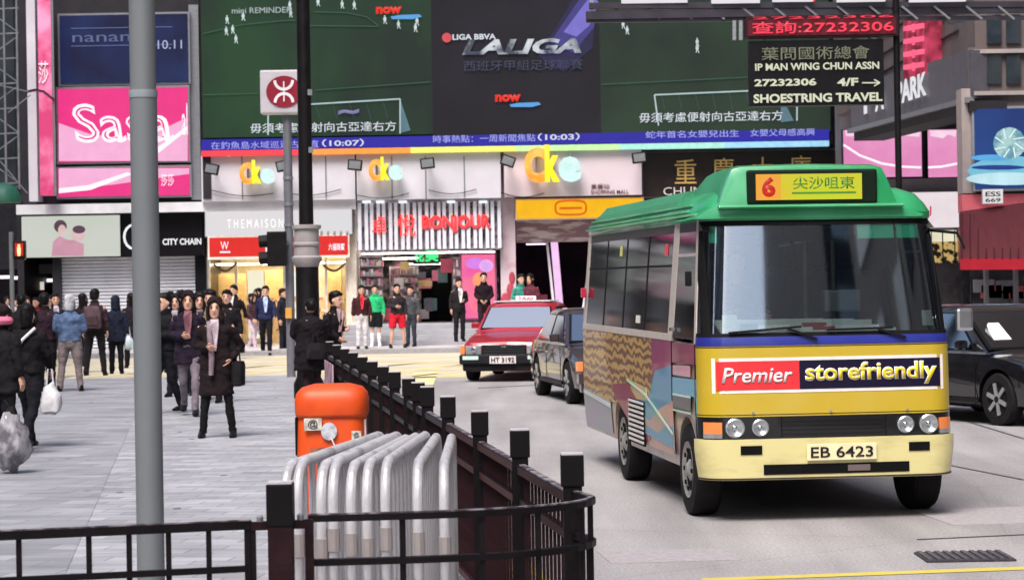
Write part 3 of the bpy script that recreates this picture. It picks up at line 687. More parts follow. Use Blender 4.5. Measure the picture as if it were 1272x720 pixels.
# near right building (its street side recedes along x = 8.7..9.3)
DN = 43.0
nb = thing('brick_corner_building', 'pinkish corner building with red awning at the right edge of the view', 'building', (10, DN, PZ))
nbm = mat('brick_pinkgrey', (96, 86, 86), .7, var=.15, scale=1.4, bump=.2)
xa_, xb_ = W(1207, 345, DN).x, 30
q = MB(); z0, z1 = W(1240, 246, DN).z, 26
zf = 6.12; q.box(((xa_ + xb_) / 2, DN + .6, (z0 + zf) / 2), (xb_ - xa_, 1.2, zf - z0)); q.box(((8.75 + xb_) / 2, DN + 9.2, (zf + z1) / 2), (xb_ - 8.75, 18.4, z1 - zf)); q.build('wall', nbm, nb)
fbox(1195, 110, 1211, 240, DN - .1, .5, mat('pilaster_brown', (150, 138, 136), .6, var=.1), nb, 'pilaster')
fbox(1195, 240, 1400, 262, DN - .1, .4, mat('pink_band', (206, 96, 108), .6, var=.12), nb, 'fascia_band')
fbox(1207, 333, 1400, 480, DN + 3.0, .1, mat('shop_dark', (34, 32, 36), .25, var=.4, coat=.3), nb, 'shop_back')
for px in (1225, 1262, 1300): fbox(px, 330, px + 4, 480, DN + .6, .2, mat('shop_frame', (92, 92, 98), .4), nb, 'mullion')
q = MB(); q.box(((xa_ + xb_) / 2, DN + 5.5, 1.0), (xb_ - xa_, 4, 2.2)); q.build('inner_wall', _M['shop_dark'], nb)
for i in range(6):
    c = W(1222 + i * 9, 355 + (i * 7) % 20, DN + 2); q = MB(); q.box(c, (.4, .1, .25)); q.build('display_item', mat('disp%d' % (i % 3), ((110, 112, 120), (160, 60, 70), (70, 72, 76))[i % 3], .4), nb)
s = thing('awning', 'dark red shop awning with bright red valance at the right edge', 'awning', W(1240, 335, DN - 1.4))
def AW(px, py, d): return W(px, py, d)
rdk = mat('awning_dark_red', (74, 24, 32), .75, var=.15, scale=3, stretch=(6, 1, .4))
q = MB(); L_, R_ = 1193, 1420
def slope(px): return 1 if px > 1300 else 0
P = [AW(L_, 264, DN - .4), AW(R_, 232, DN - .4), AW(R_, 326, DN - 1.4), AW(L_, 322, DN - 1.4)]
q.prism(P, (0, .05, .02)); q.build('canvas', rdk, s)
q = MB(); q.prism([AW(L_, 321, DN - 1.42), AW(R_, 321, DN - 1.42), AW(R_, 334, DN - 1.42), AW(L_, 335, DN - 1.42)], (0, .04, 0)); q.build('valance', mat('awning_bright_red', (150, 20, 38), .7, var=.1), s)
q = MB()
for i in range(16):
    q.bar(AW(L_ + 2 + i * 10, 266, DN - .43), AW(L_ + 2 + i * 10, 321, DN - 1.43), .02)
q.build('seam', mat('seam_dark', (52, 18, 24), .8), s, kind='stuff')
s = sign('diamond_poster', 'blue lightbox poster of a round diamond above the red awning', 'poster', 1208, 131, 1400, 236, DN - .25, emis('poster_blue', (34, 70, 140), 1, rgb2=(20, 40, 100), scale=.6), .25, frame=mat('poster_steel', (150, 156, 160), .35, .4), fr=3)
for k, (px, py, rx, ry, cc) in enumerate(((1262, 212, 60, 18, (120, 190, 215)), (1250, 222, 50, 8, (190, 226, 235)), (1232, 196, 26, 4, (90, 170, 225)), (1240, 208, 34, 3, (30, 60, 140)), (1262, 186, 26, 3, (150, 200, 230)))):
    disc(s, px, py, rx, ry, DN - .262 - .006 * k, emis('dp%d' % k, cc, 1), 'print')
disc(s, 1254, 178, 20, 20, DN - .30, emis('diamond', (176, 214, 214), 1, rgb2=(96, 150, 170), scale=6, thr=(.4, .6)), 'print')
for t in range(8):
    q = MB(); a = t * math.pi / 4; q.bar(W(1254 + 7 * math.cos(a), 178 + 7 * math.sin(a), DN - .31), W(1254 + 19 * math.cos(a + .4), 178 + 19 * math.sin(a + .4), DN - .31), .02, .02, up=(0, 1, 0)); q.build('facet', emis('facet', (230, 245, 245), 1), s)
s = sign('number_plate_sign', 'small white signboard on the pink band over the red awning', 'signboard', 1221, 235, 1246, 253, DN - .5, emis('ess', (236, 232, 232), .9), .1, fr=.5, frame=whitem)
ftext('ESS', 1224, 238, 1243, 244, DN - .52, mat('ink_black', (30, 28, 32), .6), s, bold=.02); ftext('669', 1224, 246, 1243, 251, DN - .52, _M['ink_black'], s, bold=.02)
# projecting fascia running down the side of the street
s = thing('projecting_fascia', 'long dark grey fascia with white PARK lettering running along the side of the street', 'shop sign', (9.0, 52, 5))
def SP(px, py):      # point on the side plane, x from 8.66 at 43 m to 9.2 m at 62 m
    dx = px - CX; X = (dx * math.cos(ROLL) - (py - CY) * math.sin(ROLL)) / FX
    d = (8.62 + 43 * (.62 / 11)) / (X + .62 / 11)
    return W(px, py, d)
P = [SP(1055, 108), SP(1206, 62), SP(1206, 122), SP(1058, 160)]
q = MB(); q.prism(P, (.8, .3, 0)); q.build('casing', mat('fascia_grey', (84, 82, 90), .5, var=.12), s)
def sidetext(b, x0, x1, ya, yb, m):
    a, c = SP(x0, (ya + yb) / 2), SP(x1, (ya + yb) / 2); ctr = (a + c) / 2; a.z = c.z = ctr.z; L = (c - a).length; h = abs(SP(x0, ya).z - SP(x0, yb).z)
    xdir = Vector((c.x - a.x, c.y - a.y, 0)).normalized(); M = Matrix.Translation(ctr - Vector((.05, 0, 0))) @ Matrix((xdir, Vector((0, 0, 1)), xdir.cross(Vector((0, 0, 1))))).transposed().to_4x4()
    return textmesh(b, L, h, M, m, s, bold=.03)
sw = emis('park_white', (222, 222, 226), 1)
sidetext('PARK', 1117, 1154, 96, 124, sw); sidetext('P', 1076, 1088, 116, 140, sw); sidetext('A', 1090, 1101, 112, 137, sw)
q = MB(); q.bar(SP(1058, 163) + Vector((-.05, 0, 0)), SP(1208, 124) + Vector((-.05, 0, 0)), .12, .1); q.build('trim', steel, s)
q = MB(); q.bar(SP(1058, 170) + Vector((.4, 0, 0)), SP(1208, 132) + Vector((.3, 0, 0)), .7, .2); q.build('soffit', darkwall, s)
s = thing('red_neon_sign', 'upright red and pink sign above the dark grey fascia, right of the black post', 'shop sign', SP(1140, 100))
q = MB(); q.prism([SP(1122, 26), SP(1152, 20), SP(1152, 92), SP(1122, 101)], (.35, .1, 0)); q.build('casing', emis('deep_red', (120, 30, 50), 1, rgb2=(196, 60, 90), scale=2.4, thr=(.4, .6)), s)
for k_ in range(4):
    q = MB(); q.bar(SP(1126, 36 + k_ * 16) - Vector((.04, 0, 0)), SP(1149, 32 + k_ * 16) - Vector((.04, 0, 0)), .06, .10); q.bar(SP(1137, 30 + k_ * 16) - Vector((.04, 0, 0)), SP(1137.2, 40 + k_ * 16) - Vector((.04, 0, 0)), .05, .10); q.build('neon_stroke', emis('neon_pink_stroke', (246, 96, 130), 1.1), s)
for (xa, xb, y_) in ((1210, 1400, 112), (1210, 1400, 60)): fbox(xa, y_, xb, y_ + 5, DN - .12, .3, mat('stone_ledge', (150, 142, 140), .6, var=.12), nb, 'ledge')
for px in (1226, 1250, 1274, 1298):
    fbox(px, 18, px + 18, 54, DN - .06, .1, wm, nb, 'window'); fbox(px, 68, px + 18, 104, DN - .06, .1, wm, nb, 'window')
for k_ in range(7):
    a, b = SP(1160, 40 + k_ * 9), SP(1205, 24 + k_ * 9)
    q = MB(); q.bar((8.73, 44.5 + k_ * .1, 6.6 + k_ * .42), (8.73, 60, 6.6 + k_ * .42), .04, .03); q.build('wall_joint', darkwall, nb)
# ---- overhead gantry with the hanging signs
GD = 40.0
g = thing('overhead_gantry', 'dark overhead steel gantry with lit panels projecting across the top of the street', 'sign gantry', W(1113, 12, GD))
for (xa, ya, xb, yb, w, h) in ((728, 20, 1330, 10, .16, .14), (728, 26, 1330, 22, .08, .07), (732, 8, 1330, 6, .2, .1)):
    q = MB(); q.bar(W(xa, ya, GD), W(xb, yb, GD + .2), w, h); q.build('beam', mat('gantry_dark', (54, 50, 60), .45, .3, var=.25, scale=3), g)
q = MB(); q.bar(W(735, -25, GD), W(735, 26, GD), .07); q.build('post', steel, g)
for (xa, xb) in ((772, 854), (884, 944), (960, 1010), (1040, 1100), (1130, 1200)):
    yy = -2 if xa < 900 else -4
    fbox(xa, yy - 8, xb, yy + 6, GD - .1, .1, emis('gantry_lit', (226, 220, 226), 1, var=.03), g, 'lit_panel')
for i in range(14):
    px = 760 + i * 40; q = MB(); q.bar(W(px, 8, GD), W(px + 20, 24, GD), .035); q.build('brace', greym, g)
q = MB(); q.bar(W(1180, 30, GD + .3), W(1330, -6, DN), .05); q.build('stay', steel, g)
fbox(728, -34, 1330, -12, GD + .05, .3, blackm, g, 'top_box')
s = thing('led_text_sign', 'red dot-matrix text sign reading a telephone number under the gantry', 'electronic sign', W(1020, 45, GD))
fbox(926, 19, 1116, 46, GD - .15, .3, mat('led_case', (44, 22, 28), .5), s, 'casing')
lr = emis('led_red', (246, 60, 84), 1.2, var=0); fbox(929, 24, 1113, 43.5, GD - .165, .02, emis('led_back', (96, 12, 28), 1, var=.1), s, 'display')
ftext('查詢:27232306', 934, 26, 1110, 41, GD - .19, lr, s, bold=.008)
ftext('27232306', 935, 20, 1110, 23, GD - .19, lr, s)
q = MB(); q.bar(W(912, 26, GD), W(912, 50, GD), .06); q.bar(W(920, 26, GD), W(920, 50, GD), .06); q.build('bracket', steel, s)
s = thing('hanging_sign', 'black hanging sign with white lines for a martial arts association and a travel agency', 'hanging sign', W(1015, 130, GD))
fbox(931, 50, 1098, 131, GD - .1, .25, blackpanel, s, 'casing')
ivory = emis('ivory_letter', (222, 224, 196), .95, var=.03); dimiv = emis('dim_ivory', (124, 126, 104), 1)
for (b, x0, x1, y0, y1, m, bo) in (('葉問國術總會', 946, 1080, 58, 74, dimiv, .0), ('IP MAN WING CHUN ASSN', 938, 1092, 78, 87, ivory, .02), ('27232306', 937, 1014, 98, 107, ivory, .03), ('4/F', 1040, 1066, 97, 107, ivory, .03), ('SHOESTRING TRAVEL', 936, 1096, 116, 127, ivory, .03)):
    ftext(b, x0, y0, x1, y1, GD - .125, m, s, bold=bo)
q = MB(); q.bar(W(1071, 103, GD - .12), W(1092, 103, GD - .12), .02); q.bar(W(1086, 99, GD - .12), W(1093, 103, GD - .12), .02); q.bar(W(1086, 107, GD - .12), W(1093, 103, GD - .12), .02); q.build('arrow', ivory, s)
q = MB(); q.bar(W(950, 44, GD), W(950, 52, GD), .05); q.bar(W(1080, 44, GD), W(1080, 52, GD), .05); q.build('hanger', greym, s)
q = MB(); pp_ = W(1116, 200, GD)
s = thing('black_post', 'slim black steel post rising behind the minibus to the gantry', 'post', (pp_.x, GD, 0))
q.tube([(pp_.x, GD, 0), (pp_.x, GD, 6.9)], .058, 10); q.build('shaft', blackm, s, smooth=True)
q = MB(); q.tube([(pp_.x, GD, 0.0), (pp_.x, GD, .25)], .12, 10); q.build('base', blackm, s)
# ================================================================== FAR LEFT
lb = thing('dark_shop_building', 'dark shop building at the far left behind the crowd', 'building', (xat(0, 68), 68, PZ))
fbox(-160, -100, 66, 335, 68.5, 1, mat('dark_cladding_left', (30, 29, 34), .6, var=.3), lb, 'wall')
fbox(-160, 300, 66, 440, 72, .2, mat('dark_room', (32, 28, 32), .8, rgb2=(60, 50, 56), scale=1.4), lb, 'back_wall')
for (xa, xb, y) in ((-2, 12, 342), (16, 27, 343), (41, 53, 345), (58, 66, 346)): fbox(xa, y, xb, y + 4, 69.2, .1, emis('tube_white', (250, 245, 250), 1.5), lb, 'tube_lamp')
fbox(35, 350, 54, 360, 68.2, .1, emis('menu_board', (216, 206, 196), .9), lb, 'menu_board'); fbox(33, 362, 56, 378, 68.3, .2, mat('stall_red', (150, 36, 52), .6, var=.3), lb, 'stall_front')
fbox(30, 328, 66, 340, 68.1, .1, mat('grey_duct', (86, 84, 88), .5), lb, 'duct')
s = thing('scaffold', 'steel lattice scaffold tower at the upper left edge', 'scaffold', W(10, 250, 56))
sc = mat('scaffold_tube', (132, 136, 142), .4, .4, var=.2)
SDp = 56
for (a, b) in (((-14, -20), (-8, 250)), ((20, -20), (24, 235)), ((4, -20), (8, 240))):
    q = MB(); q.bar(W(*a, SDp), W(*b, SDp), .045); q.build('pole', sc, s)
for i in range(8):
    y = 10 + i * 31; q = MB(); q.bar(W(-14, y + 2, SDp), W(23, y, SDp), .035); q.build('ledger', sc, s)
    q = MB(); q.bar(W(-14, y + (30 if i % 2 else 4), SDp + .05), W(22, y + (4 if i % 2 else 30), SDp + .05), .028); q.build('brace', sc, s)
for (a, b) in (((-10, 104), (36, 114)), ((0, 200), (34, 240)), ((10, 140), (38, 118))):
    q = MB(); q.bar(W(*a, SDp - .1), W(*b, SDp - .1), .025); q.build('brace', sc, s)
fbox(-12, 0, 18, 240, SDp + .8, .1, mat('net_dark', (38, 42, 46), .9, rgb2=(62, 68, 76), scale=1), s, 'netting')
q = MB(); q.tube([W(34, 114, SDp), W(44, 112, 58), W(54, 114, 61), W(67, 124, D - 1)], .035); q.build('cable', blackm, None, label='black cable sagging from the scaffold to the pink billboard corner', cat='cable')
s = thing('green_canopy', 'small dark green canopy at the left edge below the scaffold', 'canopy', W(6, 252, 54))
q = MB(); c = W(4, 238, 54); q.rings([[c + Vector((math.cos(t * math.pi / 8) * r, math.sin(t * math.pi / 8) * r, z)) for t in range(16)] for r, z in ((.42, -.26), (.42, -.1), (.3, .1), (.1, .2))]); q.build('cloth', mat('canopy_green', (22, 84, 66), .6, var=.2), s, smooth=True)
q = MB(); q.bar(W(-30, 238, 54), c, .05); q.build('arm', greym, s)
# unseen blocks behind the camera, placed and toned to shape the windscreen reflection
for (x_, y_, w, dep, h, c_, lab) in ((-24, -30, 34, 18, 38, (120, 112, 108), 'pale tower block behind the viewpoint on the left'), (38.7, -36, 36, 20, 52, (52, 52, 58), 'dark tower block behind the viewpoint on the right')):
    s = thing('tower_block', lab, 'building', (x_, y_, 0))
    q = MB(); q.box((x_, y_, h / 2), (w, dep, h)); q.build('wall', mat('tower%d' % h, c_, .7, var=.15, scale=.3), s)
    for k in range(int(h / 3.4) - 1):
        q = MB()
        for i in range(9): q.box((x_ - w / 2 + 2 + i * (w - 4) / 8, y_ + dep / 2 + .02, 5 + k * 3.4), (2.2, .1, 1.7))
        q.build('window_row', mat('pale_window_glass', (150, 160, 166), .2, var=.5, scale=.4), s)

for (x_, y_, w, dep, h, c_, lab) in ((-30, 24, 20, 46, 30, (112, 104, 102), 'grey street block left of the pavement, outside the view'), (25, 14, 20, 44, 34, (70, 66, 70), 'dark street block right of the road, outside the view')):  # unseen blocks added to darken window reflections and the street's ambient light
    s = thing('street_block', lab, 'building', (x_, y_, 0)); sg = 1 if x_ < 0 else -1
    q = MB(); q.box((x_, y_, h / 2 + .13), (w, dep, h)); q.build('wall', mat('block%d' % h, c_, .7, var=.2, scale=.3), s)
    for k in range(int(h / 3.4) - 1):
        q = MB()
        for i in range(12): q.box((x_ + sg * (w / 2 + .02), y_ - dep / 2 + 2 + i * (dep - 4) / 11, 5 + k * 3.4), (.1, 2.0, 1.7))
        q.build('window_row', wm, s)
# ================================================================== STREET FURNITURE
rail = mat('railing_maroon', (38, 20, 24), .45, var=.3, scale=14, bump=.1)
railk = mat('railing_black', (18, 14, 17), .45, var=.3, scale=14, bump=.1)
capm = mat('post_cap', (16, 13, 16), .5, var=.2)
ZR = 1.09
def zrow(d): return PZ
fence = thing('guard_railing', 'long dark maroon guard railing running away along the kerb, with square capped posts', 'railing', (fen(9.1), 9.1, PZ))
q = MB(); q.box((fen(9.1), 9.1, (1.12 + PZ) / 2), (.075, .075, 1.0)); post0 = q.build('post', railk, fence)
q = MB(); q.box((fen(9.1), 9.1, 1.185), (.092, .092, .125)); cap0 = q.build('post_cap', capm, fence, bevel=.006)
q = MB(); q.box((fen(9.1), 9.1, 1.251), (.086, .086, .006)); top0 = q.build('cap_highlight', mat('highlight_pale', (190, 184, 190), .4, var=.2), cap0)  # pale plate paints the bright highlight on top of the cap
ds = [9.1, 10.6, 12.13, 13.7, 14.96, 15.6, 16.3, 17.5, 18.6, 19.8, 21.0, 22.3, 23.6, 25.0, 26.4]
for d in ds[1:]:
    dl = (fen(d) - fen(9.1), d - 9.1, 0)
    again(post0, dl); c_ = again(cap0, dl); t = top0.copy(); COL.objects.link(t); t.parent = c_
for a, b in zip(ds, ds[1:]):
    A, B = Vector((fen(a), a, 0)), Vector((fen(b), b, 0)); u = (B - A).normalized()
    A2, B2 = A + u * .06, B - u * .06
    for z, w in ((1.07, .05), (.92, .035), (.30, .045)):
        q = MB(); q.bar(A2 + Vector((0, 0, z)), B2 + Vector((0, 0, z)), w, .035); q.build('rail', railk if z > .5 else rail, fence)
    q = MB(); q.bar(A2 + Vector((0, 0, 1.091)), B2 + Vector((0, 0, 1.091)), .03, .006); q.build('rail_top_strip', mat('rail_top_pale', (150, 142, 148), .4, rgb2=(60, 50, 55), thr=(.4, .55), scale=18), fence)  # patchy pale strip along the top of the rail
    n = max(3, int((b - a) / .115)); m0 = None
    for i in range(1, n):
        p = A2.lerp(B2, i / n)
        if m0 is None:
            q = MB(); q.bar(p + Vector((0, 0, .31)), p + Vector((0, 0, 1.06)), .030, .014, up=(1, 0, 0)); m0 = q.build('bar', rail, fence); pm = p
        else: again(m0, p - pm)
# pale banner tied to the far end panel
s = thing('banner', 'faded pink and white notice tied to the far end of the maroon railing', 'notice', (fen(24.5), 24.5, .6))
q = MB(); A, B = Vector((fen(26.2) - .07, 26.2, .75)), Vector((fen(24.6) - .07, 24.6, .75)); q.bar(A, B, .012, .6); q.build('sheet', mat('notice_print', (190, 160, 175), .6, rgb2=(110, 60, 80), thr=(.45, .6), scale=4), s)
# curved corner railing
cr = thing('corner_railing', 'dark railing bending round the kerb corner in front of the crowd barriers', 'railing', (-.25, 8.4, PZ))
def arcpts(z, off=0):
    P = [Vector((x, y, z)) for x, y in arc]
    out = []
    for i in range(len(P) - 1):
        a = P[max(i - 1, 0)]; b = P[i]; c = P[i + 1]; d = P[min(i + 2, len(P) - 1)]
        for k in range(4):
            t = k / 4
            out.append(.5 * ((2 * b) + (c - a) * t + (2 * a - 5 * b + 4 * c - d) * t * t + (3 * b - a - 3 * c + d) * t ** 3))
    return out + [P[-1]]
for z in (1.09, .93, .30):
    q = MB(); pts = arcpts(z)
    for a, b in zip(pts, pts[1:]): q.bar(a, b + (b - a).normalized() * .006, .036, .024)
    q.build('rail', railk, cr)
q = MB(); pts = arcpts(1.104)
for a, b in zip(pts, pts[1:]): q.bar(a, b, .018, .006)
q.build('rail_top_strip', _M['rail_top_pale'], cr)
pts = arcpts(.0)
for i in (0, 3, 5, 7, 11, 14, 17, 20):
    q = MB(); q.bar(pts[i] + Vector((0, 0, .31)), pts[i] + Vector((0, 0, 1.08 if i % 3 else .92)), .014, .022); q.build('bar', railk, cr)
# left railing + big post
pl = W(348, 597, 8.1)
lr_ = thing('front_railing', 'low black grid railing across the lower left foreground ending at the square post', 'railing', (pl.x, 8.1, PZ))
q = MB(); q.box((pl.x, 8.1, (1.09 + PZ) / 2), (.085, .085, .97)); q.build('post', rail, lr_)
q = MB(); q.box((pl.x, 8.1, 1.165), (.093, .093, .15)); q.build('post_cap', capm, lr_, bevel=.006)
q = MB(); q.box((pl.x, 8.1, 1.243), (.088, .088, .006)); q.build('cap_highlight', _M['highlight_pale'], lr_)  # top highlight of this cap, painted as a pale plate too
def LP(px, z):   # left railing plane: x falls, distance shrinks slightly to the left
    t = (px - 315) / 315.0; d = 8.15 + .22 * t
    return Vector((W(px, 650, d).x, d, z))
for z, w in ((1.09, .028), (.935, .020), (.30, .03)):
    q = MB(); q.bar(LP(-260, z), LP(312, z), w, w * 1.1); q.build('rail', railk, lr_)
q = MB(); q.bar(LP(-260, 1.107), LP(312, 1.107), .016, .005); q.build('rail_top_strip', _M['rail_top_pale'], lr_)
for px in (-230, -180, -130, -80, -28, 23, 110, 160, 209, 259):
    q = MB(); q.bar(LP(px, .31 if px not in (23, 110) else .94), LP(px, 1.08), .013, .018); q.build('bar', railk, lr_)
for px in (307, 314): q = MB(); q.bar(LP(px, .2), LP(px, 1.09), .02, .02); q.build('end_bar', railk, lr_)
for (xa, xb) in ((312, 334), (362, 384)):
    q = MB(); a = LP(xa, 1.085); b = LP(xb, 1.085); q.bar(a, b, .03, .03); q.build('bracket', rail, lr_)
    q = MB(); q.lathe((LP((xa + xb) / 2, 1.105)), [(.012, -.01), (.012, .012), (.006, .018)], 8); q.build('bolt', steel, lr_)
q = MB(); q.bar(LP(384, .2), LP(384, 1.1), .03, .03); q.build('end_bar', rail, lr_)
# ---- crowd barriers
barm = mat('barrier_tube', (218, 216, 220), .38, .3, var=.12, scale=9, bump=.25, rgb2=(128, 122, 124), thr=(.5, .75), stretch=(1, 1, .35))
bars = [(353, 467, 0), (369, 476, .012), (398, 487, .0), (413, 497, .01), (435, 508, -.004), (455, 520, .004), (478, 531, .01), (518, 543, .0), (551, 561, -.004)]
labs = ['silver crowd barrier leftmost in the stack, beside the square post', 'silver crowd barrier second from the left in the stack', 'silver crowd barrier third from the left in the stack', 'silver crowd barrier fourth from the left in the stack', 'silver crowd barrier in the middle of the stack', 'silver crowd barrier fourth from the right in the stack', 'silver crowd barrier third from the right in the stack', 'silver crowd barrier second from the right, standing apart from the tight stack', 'silver crowd barrier rightmost in the stack, next to the maroon fence']
for i, (xn, xf, dz) in enumerate(bars):
    a = W(xn, 574, 9.1); b = W(xf, 541, 10.75)
    zt = 1.215 + dz
    A = Vector((a.x, 9.1, 0)); B = Vector((b.x, 10.8, 0)); u = (B - A).normalized()
    s = thing('crowd_barrier', labs[i], 'crowd barrier', (A.x, A.y, PZ), None, 'metal crowd barriers stacked inside the railing corner')
    r = .0215; path = []
    path.append(A + Vector((0, 0, .28)))
    path.append(A + Vector((0, 0, zt - .16)))
    for k in range(1, 6):
        t = k / 5 * math.pi / 2; path.append(A + u * (.13 * (1 - math.cos(t))) + Vector((0, 0, zt - .13 + .13 * math.sin(t) - 0)))
    for k in range(0, 6):
        t = k / 5 * math.pi / 2; path.append(B - u * (.13 * (1 - math.sin(t))) + Vector((0, 0, zt - .13 + .13 * math.cos(t))))
    path.append(B + Vector((0, 0, .28)))
    q = MB(); q.tube(path, r, 10); q.build('frame', barm, s, smooth='all')
    q = MB(); q.tube([A + Vector((0, 0, .32)), B + Vector((0, 0, .32))], .016, 8); q.build('bottom_rail', barm, s, smooth=True)
    for k in range(1, 12):
        p = A.lerp(B, k / 12)
        if k == 1: q = MB(); q.tube([p + Vector((0, 0, .33)), p + Vector((0, 0, zt - .015))], .008, 6); b0 = q.build('bar', barm, s); p0_ = p
        else: again(b0, p - p0_)
    for P in (A, B):
        q = MB(); q.bar(P + Vector((-.0, 0, PZ + .01)) + Vector((-.02, -.10, 0)), P + Vector((.02, .10, PZ + .01)), .03, .012); q.bar(P + Vector((0, 0, PZ + .01)), P + Vector((0, 0, .30)), .026); q.build('foot', barm, s)
    q = MB(); q.tube([A + Vector((0, 0, .88 - .02 * (i % 3))), A + Vector((0, 0, .97 - .02 * (i % 3)))], .026, 10); q.build('sleeve', mat('sleeve', (168, 160, 158), .4, .5, var=.2), s)
    if False:
        q = MB(); q.tube([A + Vector((.0, -.02, .90)), A + Vector((.03, -.03, .93)), A + Vector((.0, -.03, .96))], .01, 6); q.build('hook', blackm, s)
# ---- orange litter bin
bc = W(413, 520, 14.5); bx, by = bc.x, 14.5
s = thing('litter_bin', 'round-topped orange litter bin with stickers behind the crowd barriers', 'litter bin', (bx, by, PZ))
orange = mat('bin_orange', (228, 82, 12), .5, scale=5, bump=.06, rgb2=(200, 62, 12), thr=(.45, .75))
def sq(rx, ry, z, n=32, e=.45):
    return [Vector((bx + math.copysign(abs(math.cos(t)) ** e, math.cos(t)) * rx, by + math.copysign(abs(math.sin(t)) ** e, math.sin(t)) * ry, z)) for t in [2 * math.pi * j / n for j in range(n)]]
q = MB(); q.rings([sq(.215, .215, z) if 0 else sq(.232 - .02 * k_, .22 - .02 * k_, z) for z, k_ in ((PZ + .01, 0), (PZ + .5, .2), (1.12, 1.0))]); q.build('body', orange, s, smooth=True)
q = MB(); q.rings([sq(.222, .212, 1.10), sq(.228, .218, 1.12), sq(.230, .22, 1.20), sq(.22, .21, 1.245), sq(.19, .18, 1.28), sq(.12, .11, 1.30), sq(.04, .04, 1.303)]); q.build('lid', orange, s, smooth='all')
q = MB(); q.box((bx - .216, by - .03, .98), (.02, .20, .24)); q.build('opening', mat('bin_hole', (14, 14, 16), .9), s, bevel=.008)
stk = [(-.105, 1.06, .11, .075, (222, 218, 206)), (-.005, 1.015, .10, .11, (205, 208, 216)), (.165, .985, .06, .06, (222, 214, 200)), (.168, .915, .065, .07, (212, 206, 196)), (-.08, .88, .09, .07, (176, 96, 60))]
for k, (dx, z, w, h, c_) in enumerate(stk):
    q = MB()
    if k == 1: q.prism([(bx + dx + math.cos(t * math.pi / 8) * w / 2, by - .225, z + math.sin(t * math.pi / 8) * h / 2) for t in range(16)], (0, .012, 0))
    else: q.box((bx + dx, by - .219, z), (w, .012, h))
    o = q.build('sticker', mat('sticker%d' % k, c_, .5, rgb2=tuple(int(v * .72) for v in c_), thr=(.45, .6), scale=22), s)
    if k in (0, 2, 3):
        M = Matrix.Translation((bx + dx, by - .227, z)) @ Matrix.Rotation(R(90), 4, 'X'); textmesh('@', w * .55, h * .75, M, mat('sticker_ink', (40, 36, 40), .6), o, name='print', depth=.002)
q = MB(); q.box((bx + .213, by - .10, 1.0), (.012, .05, .16)); q.build('reflector', whitem, s)
q = MB(); q.bar((bx + .01, by - .222, .97), (bx + .08, by - .225, .80), .008); q.build('scratch', whitem, s)
# ---- grey pole in the foreground
gp = W(186.5, 640, 10.5); gx = gp.x
s = thing('grey_pole', 'thick smooth grey steel pole standing in the left foreground', 'pole', (gx, 10.5, PZ))
gm = mat('pole_grey', (112, 117, 120), .5, .1, var=.05, scale=3, bump=.04)
q = MB(); q.tube([(gx, 10.5, PZ), (gx, 10.5, 2.83)], .063, 24); q.build('lower_shaft', gm, s, smooth=True)
q = MB(); q.tube([(gx, 10.5, 2.83), (gx, 10.5, 8.5)], .0595, 24); q.build('upper_shaft', gm, s, smooth=True)
q = MB(); q.tube([(gx, 10.5, 2.80), (gx, 10.5, 2.815), (gx, 10.5, 2.835)], [.0655, .067, .0655], 24); q.build('collar', mat('collar_grey', (132, 140, 146), .4), s, smooth=True)
q = MB(); q.lathe((gx, 10.5, PZ), [(.13, 0), (.13, .02), (.075, .03), (.07, .08)], 20); q.build('base_plate', gm, s)
# ---- metro sign on its grey post
ms = W(362, 468, 44); mx_ = ms.x
s = thing('station_sign', 'square station sign with red and white emblem on a grey post', 'station sign', (mx_, 44, PZ))
q = MB(); q.tube([(mx_, 44, PZ), (mx_, 44, 5.1)], .085, 14); q.build('post', mat('msign_post', (110, 110, 118), .4, .2), s, smooth=True)
c = W(349, 114, 43.8); w_, h_ = 52 * 43.8 / FX, 54 * 43.8 / FX
q = MB(); q.box((c.x, 44, c.z), (w_, .42, h_)); q.build('box', mat('msign_grey', (176, 172, 178), .4, var=.06), s, bevel=.03)
q = MB(); dcx = c.x + .06; q.prism([(dcx + math.cos(t * math.pi / 16) * .34, 43.77, c.z + math.sin(t * math.pi / 16) * .30) for t in range(32)], (0, .015, 0)); q.build('emblem_disc', emis('emblem_red', (150, 26, 48), .95), s)
em = emis('emblem_white', (244, 236, 240), 1)
q = MB(); y_ = 43.75
q.bar((dcx, y_, c.z - .19), (dcx, y_, c.z + .19), .05, .02)
for sgn in (1, -1):
    q.tube([(dcx + .17 * math.cos(R(a_)) , y_, c.z + sgn * (.21 - .17 * math.sin(R(a_)) )) for a_ in range(0, 181, 15)], .027, 6)
q.build('emblem', em, s)
for z in (3.9, 3.4, 3.0): q = MB(); q.tube([(mx_, 44, z), (mx_, 44, z + .06)], .1, 14); q.build('clamp', steel, s)
# small yellow box on the post
q = MB(); q.box((mx_ - .02, 43.88, 1.35), (.12, .08, .2)); q.build('push_button_box', mat('button_yellow', (205, 150, 60), .5), s)
tl_ = W(344, 309, 43.7)
s2 = thing('signal_head', 'black traffic signal head turned away, fixed left of the station sign post', 'traffic signal', tl_)
q = MB(); q.box(tl_, (.36, .22, .66)); q.build('casing', blackm, s2, bevel=.02)
for dz in (.16, -.16): q = MB(); q.tube([tl_ + Vector((-.1, .02, dz)), tl_ + Vector((-.34, .02, dz - .02))], .12, 12, ey=1); q.build('visor', blackm, s2)
q = MB(); q.bar(tl_ + Vector((.1, 0, .1)), (mx_, 43.95, tl_.z + .1), .05); q.build('bracket', greym, s2)
